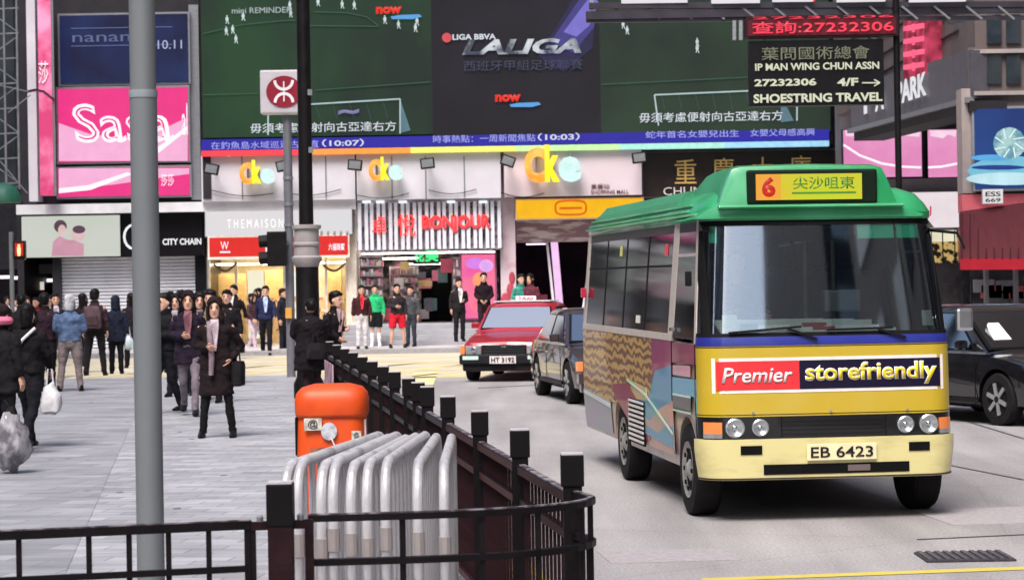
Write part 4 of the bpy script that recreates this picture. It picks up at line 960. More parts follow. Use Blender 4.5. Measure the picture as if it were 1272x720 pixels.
# ---- black lamp post
lp = W(384, 490, 36); lx = lp.x
s = thing('lamp_post', 'tall black cast iron lamp post with a pale moulded collar', 'lamp post', (lx, 36, PZ))
q = MB(); q.lathe((lx, 36, 0), [(.24, PZ), (.24, .35), (.19, .45), (.185, 1.2), (.20, 1.24), (.185, 1.28), (.18, 2.35)], 12); q.build('lower_column', blackm, s, smooth=True)
q = MB(); zc = W(384, 322, 36).z; zt = W(384, 279, 36).z
q.lathe((lx, 36, 0), [(.18, zc - .12), (.235, zc - .02), (.24, zc + .03), (.20, zc + .06), (.195, zc + .20), (.215, zc + .22), (.215, zc + .25), (.195, zc + .27), (.195, zt - .08), (.23, zt - .06), (.23, zt - .01), (.17, zt)], 20); q.build('collar', mat('collar_pale', (146, 140, 140), .5, var=.1), s, smooth=True)
q = MB(); q.lathe((lx, 36, 0), [(.115, zt), (.11, 3.5), (.105, 9)], 16); q.build('upper_column', blackm, s, smooth=True)
for z in (4.0, 4.9): q = MB(); q.box((lx + .1, 35.9, z), (.07, .07, .09)); q.build('bracket', greym, s)
# ---- pedestrian light on the left
tp = W(16, 420, 50)
s = thing('pedestrian_signal', 'pedestrian signal lit with a red figure at the far left', 'traffic signal', (tp.x, 50, PZ))
q = MB(); q.tube([(tp.x, 50, PZ), (tp.x, 50, W(16, 288, 50).z)], .05, 10); q.build('post', greym, s, smooth=True)
c = W(25, 311, 50); q = MB(); q.box(c, (.24, .2, .42)); q.build('casing', blackm, s, bevel=.02)
q = MB(); q.box(c + Vector((0, -.105, .02)), (.18, .02, .28)); q.build('lens', emis('lens_red', (190, 30, 24), 1.2), s)
q = MB(); k_ = c + Vector((0, -.125, .0)); q.box(k_, (.075, .015, .14)); q.ell(k_ + Vector((0, 0, .1)), (.03, .01, .035), 8, 5); q.box(k_ + Vector((0, 0, -.09)), (.06, .015, .06)); q.build('figure', emis('lens_orange', (255, 214, 150), 1.6), s)
q = MB(); q.bar(c + Vector((-.1, 0, 0)), (tp.x, 50, c.z), .04); q.build('bracket', greym, s)
q = MB(); c = W(1, 348, 50); q.box(c, (.02, .02, .02))
# ================================================================== VEHICLES
rubber = mat('tyre_rubber', (26, 25, 26), .8, var=.25, scale=12, bump=.2)
chrome = mat('chrome', (190, 194, 198), .15, .9, var=.05)
wellm = mat('wheel_well', (12, 12, 13), .95, var=.2)
headl = mat('headlamp', (176, 180, 184), .15, .6, var=.1, coat=1)
amber = mat('amber_lamp', (226, 130, 70), .25, var=.1, coat=.6)
def wheel(root, x, y, r, w, side, rimm, spokes=0):
    """side: -1 outer face to -x, +1 outer face to +x"""
    def L(q, prof, n=28):
        q.rings([[Vector((x + side * h, y + math.cos(2 * math.pi * j / n) * rr, r + math.sin(2 * math.pi * j / n) * rr)) for j in range(n)] for rr, h in prof]); return q
    t = L(MB(), [(r * .55, -w / 2), (r * .93, -w / 2), (r, -w / 2 + .03), (r, w / 2 - .03), (r * .95, w / 2), (r * .66, w / 2 + .005), (r * .62, w / 2 - .02)]).build('wheel', rubber, root, smooth=True)
    L(MB(), [(r * .63, w / 2 - .03), (r * .62, w / 2 + .004), (r * .55, w / 2 - .015), (r * .30, w / 2 - .03 if not spokes else w / 2 - .05), (r * .16, w / 2 + .0), (r * .12, w / 2 + .015)]).build('rim', rimm if not spokes else blackm, t, smooth=True)
    if spokes:
        q = MB()
        for k in range(spokes):
            a = 2 * math.pi * k / spokes + .3; c_, s_ = math.cos(a), math.sin(a)
            q.bar((x + side * (w / 2), y + c_ * r * .1, r + s_ * r * .1), (x + side * (w / 2 + .004), y + c_ * r * .62, r + s_ * r * .62), .05, .02, up=(1, 0, 0))
        q.build('spokes', rimm, t)
    else:
        q = MB()
        for k in range(8):
            a = 2 * math.pi * k / 8; q.box((x + side * (w / 2 + .0), y + math.cos(a) * r * .42, r + math.sin(a) * r * .42), (.012, .035, .035))
        q.build('rim_holes', wellm, t)
def cut_wheels(o, ys, r, hw, root):
    for y in ys:
        q = MB(); n = 28
        q.rings([[Vector((xx, y + math.cos(2 * math.pi * j / n) * r * 1.16, r + math.sin(2 * math.pi * j / n) * r * 1.16)) for j in range(n)] for xx in (-hw - .2, hw + .2)])
        c = q.build('cutter', wellm, root); CUT.append(c)
        m = o.modifiers.new('arch', 'BOOLEAN'); m.object = c; m.operation = 'DIFFERENCE'; m.solver = 'EXACT'
    def fin(me):
        me.polygons.foreach_set('use_smooth', [True] * len(me.polygons))
        try: me.set_sharp_from_angle(angle=R(35))
        except Exception: pass
    BAKE.append((o, fin))
def wraptext(b, x0, x1, z0, z1, fn, m, parent, name='lettering', **k):
    o = textmesh(b, x1 - x0, z1 - z0, Matrix.Translation(((x0 + x1) / 2, (z0 + z1) / 2, 0)), m, parent, name=name, **k)
    for v in o.data.vertices: v.co = fn(v.co.x, v.co.y, v.co.z)
    return o
# ------------------------------------------------------------------ minibus
BL, BW = 6.6, 1.02
bus = thing('minibus', 'green-roofed yellow minibus of route 6 carrying advertisements, driving towards the viewer', 'minibus', (2.495, 18.05, 0), R(6.5))
def hw(z): return BW - (0 if z < 1.4 else (z - 1.4) * .085) - (.03 * max(0, .55 - z) / .2)
def yfc(z):
    if z < .68: return .02
    if z < 1.42: return .02 + (z - .68) * .03
    return .042 + (z - 1.42) * .22
RC = .2
def plan(x, z, off=0.0):
    """point on the front at lateral x (|x|<=hw); corners rounded"""
    h = hw(z); ax = min(abs(x), h - .0005); sg = 1 if x >= 0 else -1
    y = yfc(z) + .035 * (ax / h) ** 2
    nx, ny = .05 * ax / h, -1.0
    if ax > h - RC:
        s_ = (ax - (h - RC)) / RC; s_ = min(s_, .9999)
        y += RC * (1 - math.sqrt(1 - s_ * s_)); nx, ny = s_, -math.sqrt(1 - s_ * s_)
    L = math.hypot(nx, ny)
    return Vector((sg * (ax + nx / L * off), y + ny / L * off, z))
def yedge(z): return yfc(z) + .035 + RC
def xs_front(z, n=8):
    h = hw(z); o = [-(h - RC) - RC * math.sin(math.pi / 2 * (1 - i / n)) for i in range(n)] + [-(h - RC) + 2 * (h - RC) * i / 10 for i in range(11)]
    return o + [-v for v in o[:n]][::-1]
def frontpatch(z0, z1, m, name, parent=bus, off=0.0, xa=None, xb=None, nz=3, th=.02, smooth=True, **k):
    q = MB(); rows = []
    zs = [z0 + (z1 - z0) * i / nz for i in range(nz + 1)]
    for o_ in (off, off - th):
        r_ = []
        for z in zs:
            xs = xs_front(z)
            if xa is not None: xs = [xa + (xb - xa) * i / 24 for i in range(25)]
            r_.append([plan(x, z, o_) for x in xs])
        rows.append(r_)
    loop = []
    n = len(rows[0][0])
    for a in range(nz): pass
    A, B = rows
    vs = [p for r_ in A for p in r_] + [p for r_ in B for p in r_]; N = (nz + 1) * n
    fs = [(j * n + i, j * n + i + 1, (j + 1) * n + i + 1, (j + 1) * n + i) for j in range(nz) for i in range(n - 1)]
    fs += [tuple(N + t for t in f[::-1]) for f in fs]
    for i in range(n - 1): fs += [(i, i + 1, N + i + 1, N + i), (nz * n + i, nz * n + i + 1, N + nz * n + i + 1, N + nz * n + i)]
    for j in range(nz): fs += [(j * n, (j + 1) * n, N + (j + 1) * n, N + j * n), (j * n + n - 1, (j + 1) * n + n - 1, N + (j + 1) * n + n - 1, N + j * n + n - 1)]
    q.add(vs, fs); return q.build(name, m, parent, smooth=smooth, **k)
byel = mat('bus_yellow', (192, 164, 40), .38, scale=2.2, coat=.3, rgb2=(184, 160, 62), thr=(.4, .7), bump=.02)
bcream = mat('bus_cream', (212, 202, 142), .4, var=.08, scale=3, coat=.3, rgb2=(184, 172, 122), thr=(.5, .75), stretch=(1, 1, 3), bump=.05)
bgreen = mat('bus_green', (32, 140, 84), .4, scale=1.6, coat=.5, rgb2=(64, 160, 112), thr=(.4, .7))
bblue = mat('bus_blue', (36, 44, 130), .35, var=.08, coat=.4)
bglass = glass('bus_glass_dark', (66, 52, 60), .965, .05)
wglass = glass('bus_windscreen', (240, 246, 244), .82, .02)
bseal = mat('rubber_seal', (16, 16, 18), .7)
bpale = mat('bus_pillar', (176, 166, 160), .45, var=.08)
# lower body solid (sides), cut by the wheels
q = MB(); rr = []
for z in (.36, .44, .70, 1.05, 1.40):
    h = hw(z); fr = [plan(x, z, -.012) for x in xs_front(z)]
    rear = [Vector((h - .10 * (1 - math.cos(t)), BL - .10 + .10 * math.sin(t), z)) for t in [i * math.pi / 8 for i in range(5)]]
    rr.append(fr + rear + [Vector((-v.x, v.y, v.z)) for v in rear[::-1]])
q.rings(rr); lowb = q.build('lower_body', mat('bus_side_paint', (170, 150, 128), .35, var=.1, scale=2, coat=.4, rgb2=(120, 96, 120), thr=(.5, .65)), bus, smooth=True)
cut_wheels(lowb, (.75, 4.1), .37, 1.1, bus)
# front bands
frontpatch(.335, .655, bcream, 'bumper', off=.035, nz=4, th=.09)
frontpatch(.655, .83, mat('front_black', (10, 10, 12), .3, var=.2, coat=.4), 'grille_band', off=.006)
frontpatch(.83, 1.385, byel, 'front_panel', off=.006, nz=5)
frontpatch(1.385, 1.455, bblue, 'blue_stripe', off=.009)
for k_ in range(4):
    frontpatch(.685 + k_ * .034, .690 + k_ * .034, mat('grille_slat', (24, 23, 26), .4), 'grille_slat', off=.012, xa=-.40, xb=.44, nz=1)
frontpatch(.375, .455, wellm, 'lower_intake', off=.040, xa=-.55, xb=.62, nz=1)
frontpatch(.392, .44, mat('intake_grey', (96, 84, 84), .5), 'intake_bar', off=.044, xa=.12, xb=.30, nz=1)
for xa in (-.73, .62): frontpatch(.535, .605, wellm, 'fog_recess', off=.041, xa=xa, xb=xa + .17, nz=1)
frontpatch(.34, .352, mat('lip_dark', (60, 52, 50), .6), 'bumper_lip', off=.042, nz=1)
def lamp(x, r_, z=.745):
    p = plan(x, z, .012); q = MB(); n = 20
    q.rings([[Vector((p.x + math.cos(2 * math.pi * j / n) * a, p.y - o_, z + math.sin(2 * math.pi * j / n) * a)) for j in range(n)] for a, o_ in ((r_, .0), (r_, .022), (r_ * .85, .03), (r_ * .6, .016), (r_ * .25, .006))])
    o = q.build('headlight', headl, bus, smooth=True)
    q = MB(); q.ell((p.x, p.y - .012, z), (r_ * .28, .012, r_ * .28)); q.build('bulb', chrome, o, smooth=True)
for x, r_ in ((-.77, .077), (-.57, .068), (.60, .068), (.79, .077)): lamp(x, r_)
for sg in (-1, 1):
    a, b = (-.985, -.865) if sg < 0 else (.88, .985)
    frontpatch(.665, .79, amber, 'indicator', off=.018, xa=a, xb=b, nz=2)
    frontpatch(.665, .70, headl, 'side_lamp', off=.021, xa=a, xb=b, nz=1)
# advert panel
frontpatch(1.015, 1.29, mat('ad_white', (226, 216, 212), .4), 'advert_border', off=.009, xa=-.93, xb=.93, nz=2)
frontpatch(1.04, 1.265, mat('ad_red', (206, 42, 50), .4, var=.06), 'advert_red_panel', off=.012, xa=-.90, xb=-.245, nz=2)
frontpatch(1.04, 1.265, mat('ad_navy', (24, 20, 44), .4, var=.1), 'advert_navy_panel', off=.012, xa=-.245, xb=.90, nz=2)
fw = lambda x, z, d: plan(x, z, .014 + d)
wraptext('Premier', -.86, -.30, 1.095, 1.215, fw, mat('ad_letter_white', (238, 230, 230), .4), bus, shear=.2, bold=.012, depth=.004, label='white slanted word Premier')
wraptext('storefriendly', -.20, .87, 1.06, 1.245, lambda x, z, d: plan(x, z, .013 + d), _M['ad_letter_white'], bus, bold=.035, depth=.003, name='lettering_outline')
wraptext('storefriendly', -.195, .865, 1.068, 1.237, lambda x, z, d: plan(x, z, .018 + d), mat('ad_letter_yellow', (226, 200, 40), .4), bus, bold=.012, depth=.003, label='yellow word storefriendly')
for z in (.842, 1.372): frontpatch(z, z + .006, bseal, 'panel_seam', off=.0075, nz=1)
for x in (-.40, .44): frontpatch(.66, .825, bseal, 'panel_seam', off=.009, xa=x, xb=x + .008, nz=1)
for x in (-.62, 0, .62): 
    p = plan(x, .86, .012); q = MB(); q.tube([p, p + Vector((0, -.006, 0))], .011, 8); q.build('rivet', chrome, bus)
# number plate
p = plan(.03, .57, .05)
q = MB(); q.box((.07, p.y - .002, .545), (.56, .012, .13)); pl_ = q.build('number_plate', mat('plate_cream', (222, 212, 170), .4), bus, bevel=.004)
textmesh('EB 6423', .50, .085, Matrix.Translation((.07, p.y - .009, .545)) @ Matrix.Rotation(R(90), 4, 'X'), mat('plate_ink', (36, 32, 34), .5), pl_, bold=.01, depth=.004)
# windscreen with seals and pillars
frontpatch(1.455, 2.37, wglass, 'windscreen', off=.0, nz=8, th=.012)
frontpatch(1.455, 1.485, bseal, 'windscreen_seal', off=.006, nz=1); frontpatch(2.335, 2.375, bseal, 'windscreen_seal', off=.006, nz=1)
for xa, xb in ((-hw(1.9) + .002, -hw(1.9) + .045), (hw(1.9) - .045, hw(1.9) - .002)): frontpatch(1.455, 2.37, bseal, 'windscreen_seal', off=.006, xa=xa, xb=xb, nz=6)
# sun strip tint panes
tint = mat('green_tint', (70, 226, 180), .3, coat=.5)
for xa, xb in ((.30, .60), (.62, .90)): frontpatch(2.22, 2.335, tint, 'sun_strip', off=-.014, xa=xa, xb=xb, nz=1, th=.006)
frontpatch(2.20, 2.335, tint, 'sun_strip', off=-.014, xa=-.93, xb=-.84, nz=1, th=.006)
# interior
q = MB(); q.box((0, BL / 2 + .3, 1.02), (1.9, BL - 1.0, .06)); q.build('floor', wellm, bus)
q = MB(); q.rings([[plan(x, z, -.06) + Vector((0, 0, 0)) for x in xs_front(z)] + [Vector((hw(z) - .05, .75, z)), Vector((-hw(z) + .05, .75, z))] for z in (1.36, 1.47)]); q.build('dashboard', mat('dash_grey', (64, 68, 70), .6, var=.2), bus)
pap = mat('paper_white', (226, 230, 226), .6); 
for (x, y, w, l, rz, c_) in ((-.45, .34, .42, .20, .15, 0), (-.18, .40, .40, .2, -.2, 0), (.12, .36, .34, .18, .1, 0), (-.72, .42, .25, .2, .3, 0), (-.06, .33, .2, .1, .05, 1), (.32, .42, .2, .15, -.3, 0)):
    q = MB(); q.box((x, y - .10, 1.52), (w, l, .012), Matrix.Rotation(rz, 3, 'Z') @ Matrix.Rotation(R(38), 3, 'X')); q.build('dashboard_paper', pap if not c_ else mat('paper_red', (170, 50, 56), .6), bus)
for (xa, xb, z0, z1) in ((-.62, -.30, 1.492, 1.545), (-.42, .12, 1.487, 1.525), (-.02, .42, 1.492, 1.535), (.30, .56, 1.487, 1.51)):
    frontpatch(z0, z1, mat('paper_bright2', (250, 252, 250), .8), 'dashboard_paper', off=-.015, xa=xa, xb=xb, nz=1, th=.002)
frontpatch(1.50, 1.53, mat('paper_red', (170, 50, 56), .6), 'dashboard_paper', off=-.0135, xa=-.12, xb=.06, nz=1, th=.001)
seatm = mat('seat_dark', (38, 42, 52), .8, var=.2)
for yy in (1.5, 2.4, 3.3, 4.2, 5.1):
    for xx in (-.62, -.18, .62):
        if yy == 1.5 and xx < 0: continue
        q = MB(); q.box((xx, yy, 1.6), (.40, .12, .72)); q.box((xx, yy - .22, 1.27), (.4, .42, .12)); q.build('seat', seatm, bus, bevel=.04)
q = MB(); q.box((-.48, 1.45, 1.6), (.46, .12, .75)); q.build('driver_seat', seatm, bus, bevel=.04)
q = MB(); q.tube([(-.48 + math.cos(t * math.pi / 10) * .2, .82 + .1 * math.sin(t * math.pi / 10), 1.52 + .14 * math.sin(t * math.pi / 10)) for t in range(21)], .016, 6); q.build('steering_wheel', blackm, bus)
for xx in (.10, .34):
    q = MB(); q.tube([(xx, 1.2, 1.05), (xx, 1.2, 2.4)], .018, 8); q.build('grab_pole', mat('pole_pale', (170, 160, 140), .3, .5), bus)
q = MB(); q.box((.25, .62, 1.72), (.3, .14, .18)); q.build('fare_box', greym, bus, bevel=.02)
q = MB(); q.box((0, .5, 2.26), (.5, .05, .1)); q.build('inner_mirror', blackm, bus, bevel=.01)
# big interior side linings (dark) so the far side reads dark
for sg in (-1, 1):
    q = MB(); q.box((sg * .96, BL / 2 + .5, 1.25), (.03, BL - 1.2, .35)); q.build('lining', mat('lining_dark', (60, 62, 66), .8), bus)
q = MB(); q.box((0, BL - .06, 1.9), (1.5, .012, .6)); q.build('rear_window', bglass, bus)
# side glazing and pillars
def side(y, z, sg, off=0): return Vector((sg * (hw(z) + off), y, z))
def sidepatch(y0, y1, z0, z1, m, name, sg=-1, off=0.0, th=.02, parent=bus, y1t=None, y0t=None, **k):
    q = MB(); y1t = y1 if y1t is None else y1t; y0t = y0 if y0t is None else y0t
    zs = [z0, (z0 + z1) / 2, z1]; f = [0, .5, 1]; A = []; B = []
    for z, t in zip(zs, f):
        a, b = y0 + (y0t - y0) * t, y1 + (y1t - y1) * t
        A += [side(a, z, sg, off), side(b, z, sg, off)]; B += [side(a, z, sg, off - th), side(b, z, sg, off - th)]
    q.add(A + B, [(0, 1, 3, 2), (2, 3, 5, 4), (6, 8, 9, 7), (8, 10, 11, 9), (0, 6, 7, 1), (4, 5, 11, 10), (0, 2, 8, 6), (2, 4, 10, 8), (1, 7, 9, 3), (3, 9, 11, 5)])
    return q.build(name, m, parent, **k)
for sg in (-1, 1):
    sidepatch(1.52, 6.3, 1.46, 2.30, bglass, 'side_window', sg, 0, .012)
    sidepatch(.33, 1.28, 1.43, 2.30, bglass, 'door_window', sg, 0, .012, y0t=.50)
    sidepatch(1.28, 1.52, 1.40, 2.39, bpale, 'pillar', sg, .004, .05)
    sidepatch(.262, .34, 1.40, 2.39, bpale, 'pillar', sg, .006, .05, y0t=.47, y1t=.56)
    sidepatch(6.3, BL - .1, 1.40, 2.39, bpale, 'pillar', sg, .004, .05)
    sidepatch(.3, BL - .1, 2.30, 2.39, mat('bus_eave_dark', (60, 58, 56), .5), 'window_header', sg, .003, .05, y0t=.5)
    sidepatch(1.28, BL - .1, 1.40, 1.46, bpale, 'window_sill', sg, .006, .05)
    for yy in (2.7, 3.9, 5.1): sidepatch(yy, yy + .05, 1.46, 2.30, bseal, 'window_divider', sg, .004, .03)
    sidepatch(1.52, 6.3, 2.02, 2.04, bseal, 'window_bar', sg, .004, .02)
    sidepatch(.45, 1.28, 2.10, 2.125, bpale, 'window_bar', sg, .005, .02)
q = MB(); q.box((0, BL - .04, 1.5), (1.8, .04, .3)); q.box((0, BL - .04, 2.3), (1.8, .04, .16)); [q.box((sx * .84, BL - .04, 1.95), (.18, .04, .6)) for sx in (-1, 1)]; q.build('rear_wall', bpale, bus)
# roof
def roofring(z, ins, fy=0.0):
    h = hw(2.39) + .004 - ins; r = .16
    pts = []
    for k in range(-6, 7):
        x = h * k / 6 * .93; pts.append(Vector((x, .225 + fy + ins * 1.1 + .03 * (k / 6) ** 2 + (.05 if abs(k) == 6 else 0), z)))
    pts += [Vector((h, .42 + fy + ins, z)), Vector((h, BL * .5, z)), Vector((h, BL - .12 - ins, z)), Vector((h - .12, BL - ins, z)), Vector((-h + .12, BL - ins, z)), Vector((-h, BL - .12 - ins, z)), Vector((-h, BL * .5, z)), Vector((-h, .42 + fy + ins, z))]
    return pts
q = MB(); q.rings([roofring(2.375, 0), roofring(2.43, -.006), roofring(2.50, .03), roofring(2.58, .09), roofring(2.63, .2), roofring(2.645, .38)]); q.build('roof', bgreen, bus, smooth=True)
# drip rail
q = MB()
for sg in (-1, 1): q.bar((sg * (hw(2.39) + .02), .5, 2.435), (sg * (hw(2.39) + .02), BL - .1, 2.435), .03, .02)
q.build('drip_rail', mat('bus_green_light', (70, 176, 120), .35, coat=.4), bus)
# raised roof vents along the sides
q = MB()
for sg in (-1, 1): q.rings([[Vector((sg * x, y, z)) for x, z in ((.90, 2.50), (.86, 2.58), (.78, 2.665), (.55, 2.70), (.55, 2.50))] for y in (1.75, 1.9, 6.1, 6.25)])
q.build('roof_pod', mat('pod_green', (70, 150, 108), .55, var=.3, scale=9, rgb2=(40, 116, 80), bump=.2), bus)
for zz_ in (2.47, 2.52):
    q = MB()
    for sg in (-1, 1): q.bar((sg * (.945 - (zz_ - 2.47) * .6), .9, zz_), (sg * (.945 - (zz_ - 2.47) * .6), BL - .2, zz_), .02, .014)
    q.build('roof_rib', _M['bus_green_light'], bus)
# headboard hump with route display
def hump(y, wb, wt, zt, zb=2.41, r_=.06):
    z1 = zb + .10
    return [Vector((x - .10 * max(0, (2.2 - y) / 2), y + max(0, (z - zb)) * .08, z)) for x, z in ((-.93, zb - .02), (-wb - .10, zb + .05), (-wb, z1), (-wt - .01, zt - r_ - .02), (-wt + .02, zt - .02), (-wt + r_ + .03, zt), (0, zt + .012), (wt - r_ - .03, zt), (wt - .02, zt - .02), (wt + .01, zt - r_ - .02), (wb, z1), (wb + .10, zb + .05), (.93, zb - .02))]
q = MB(); q.rings([hump(.215, .70, .60, 2.76), hump(.235, .72, .63, 2.80), hump(.35, .73, .64, 2.815), hump(1.0, .74, .65, 2.815), hump(1.25, .77, .68, 2.79), hump(1.6, .80, .72, 2.70), hump(2.0, .82, .76, 2.63), hump(2.3, .84, .78, 2.58)]); q.build('headboard', bgreen, bus, smooth=True)
q = MB(); q.rings([[Vector((x, y, z)) for y, z in ((.19, 2.462), (.15, 2.475), (.16, 2.495), (.23, 2.50))] for x in (-.84, -.4, 0, .3, .66)]); q.build('visor_lip', bgreen, bus, bevel=.006)
q = MB(); q.rings([[Vector((sg * (hw(2.39) - .1 + a), .22 + b, z)) for a, b, z in ((0, 0, 2.40), (.05, .2, 2.43), (-.12, .10, 2.47))] for sg in (-1, -.5, 0, .5, 1)]); q.build('front_lip', bgreen, bus, smooth=True)
q = MB(); q.box((-.07, .235, 2.635), (1.06, .06, .275)); disp = q.build('route_display', mat('display_frame', (16, 28, 20), .4), bus, bevel=.02)
MT = lambda x, z, y=.198: Matrix.Translation((x, y, z)) @ Matrix.Rotation(R(90), 4, 'X')
q = MB(); q.box((-.10, .204, 2.635), (.86, .012, .205)); q.build('lit_blind', emis('blind_yellow', (206, 216, 40), 1, rgb2=(226, 190, 50), scale=2), disp)
q = MB(); q.box((-.43, .199, 2.635), (.20, .012, .205)); q.build('lit_number_blind', emis('blind_orange', (245, 170, 60), 1), disp)
textmesh('6', .11, .16, MT(-.43, 2.635, .189), emis('six_red', (206, 40, 20), 1), disp, bold=.05, depth=.004)
textmesh('尖沙咀東', .50, .10, MT(.02, 2.665), mat('blind_ink', (60, 120, 40), .5), disp, bold=.01, depth=.004)
q = MB(); q.box((.02, .196, 2.585), (.52, .006, .016)); q.build('rule', _M['blind_ink'], disp)
# wipers, mirrors, handle
for (a, b, c) in (((-.10, 1.43), (-.34, 1.52), (-.80, 1.49)), ((.62, 1.43), (.40, 1.50), (-.02, 1.50))):
    q = MB(); P = [plan(x, z, .03) for x, z in (a, b)]; q.bar(P[0], P[1], .018); q.build('wiper_arm', blackm, bus)
    q = MB(); q.bar(plan(b[0] + .12, b[1] + .01, .028), plan(c[0], c[1], .028), .016); q.build('wiper', blackm, bus)
q = MB(); q.tube([plan(.93, 2.28, .0), (1.10, .18, 2.25), (1.14, .12, 2.12)], .012, 6); q.build('mirror_arm', blackm, bus)
q = MB(); q.box((1.12, .1, 1.56), (.14, .06, .18)); q.build('mirror', chrome, bus, bevel=.025)
q = MB(); q.box((-1.045, .42, 1.92), (.05, .05, .12)); q.build('side_repeater', blackm, bus, bevel=.01)
q = MB(); q.box((-1.03, 6.35, 1.78), (.05, .07, .10)); q.build('tail_marker', mat('marker_red', (190, 20, 60), .3, coat=.5), bus, bevel=.01)
q = MB(); q.bar((-1.035, 1.18, 1.5), (-1.035, 1.28, 1.5), .03); q.build('door_handle', chrome, bus)
# side advert artwork (flat print) on the visible side
def art(pts, c_, name='advert_print', off=.004, sg=-1, **k):
    q = MB(); m = c_ if not isinstance(c_, tuple) else mat('art_%d_%d_%d' % c_, c_, .4, scale=3.2, coat=.3, thr=(.4, .65), rgb2=tuple(int(v * f_) for v, f_ in zip(c_, (.8, 1.0, .9))))
    q.prism([side(y, z, sg, off) for y, z in pts], (-sg * -.003, 0, 0)); return q.build(name, m, bus, **k)
canm = mat('art_cans', (112, 66, 44), .4, rgb2=(184, 146, 76), thr=(.35, .6), scale=2, stretch=(1, .7, 1), coat=.3, wave=3.6)
art([(1.95, 1.395), (6.45, 1.395), (6.45, .78), (5.0, .70), (1.95, .86)], canm)
art([(1.3, 1.395), (2.3, 1.395), (2.25, 1.10), (1.9, .98), (1.3, 1.05)], (150, 36, 96), off=.006)
art([(1.3, 1.2), (2.1, 1.12), (2.5, .84), (3.3, .82), (3.0, .55), (1.3, .50)], (84, 140, 176), off=.008)
art([(2.6, .95), (3.4, .98), (3.3, .80), (2.5, .84)], (200, 176, 120), off=.007)
art([(.262, 1.39), (1.28, 1.39), (1.28, 1.22), (.262, 1.24)], (146, 34, 84), off=.006)
art([(.5, 1.22), (1.25, 1.20), (1.25, 1.12), (.5, 1.13)], (222, 150, 170), off=.007)
art([(.262, 1.12), (1.28, 1.10), (1.28, .96), (.262, .98)], (110, 160, 200), off=.006)
art([(.5, .96), (1.28, .95), (1.28, .84), (.5, .85)], (90, 76, 76), off=.006)
art([(.5, .975), (1.28, .965), (1.28, .95), (.5, .96)], (226, 222, 226), off=.008)
art([(.5, .845), (1.28, .835), (1.28, .82), (.5, .83)], (226, 222, 226), off=.008)
art([(.262, .98), (.34, .98), (.32, .42), (.262, .42)], (120, 176, 186), off=.006)
art([(1.28, .90), (1.9, .80), (2.4, .66), (3.6, .78), (3.6, .44), (1.28, .44)], (196, 140, 130), off=.010)
art([(2.9, .78), (3.60, .95), (4.5, .90), (4.35, .80), (3.6, .62), (2.9, .44), (2.4, .5)], (150, 30, 70), off=.012)
art([(1.28, .64), (2.6, .90), (3.6, .99), (3.6, .97), (2.6, .875), (1.28, .615)], (228, 224, 224), off=.014)
art([(4.65, .72), (6.45, .78), (6.45, .40), (4.65, .40)], (150, 136, 156), off=.006)
art([(4.65, .70), (6.45, .76), (6.45, .72), (4.65, .66)], (214, 206, 214), off=.008)
q = MB(); q.box((-(BW + .012), 3.05, .62), (.02, .80, .40)); lv = q.build('louvre_panel', wellm, bus)
q = MB(); q.box((-(BW + .026), 3.05, .45), (.012, .78, .02)); l0 = q.build('louvre', mat('louvre_pale', (206, 200, 200), .5), lv)
for k in range(1, 9): again(l0, (0, 0, k * .044))
for y in (.28, 1.30): sidepatch(y, y + .012, .45, 1.40, bseal, 'door_seam', -1, .013, .01)
q = MB(); q.box((0, 2.4, .42), (1.7, 2.6, .2)); q.build('chassis', wellm, bus)
q = MB(); q.box((0, 5.5, .48), (1.7, 1.8, .2)); q.build('chassis', wellm, bus)
rimw = mat('rim_steel', (150, 148, 146), .45, .4, var=.15)
for y in (.75, 4.1):
    for sg in (-1, 1): wheel(bus, sg * (.90 - (0 if y < 2 else .02)), y, .37, .22, sg, rimw)
for sg in (-1, 1): q = MB(); q.tube([(sg * .6, .75, .37), (0, .75, .37)], .06, 8); q.build('axle', wellm, bus)
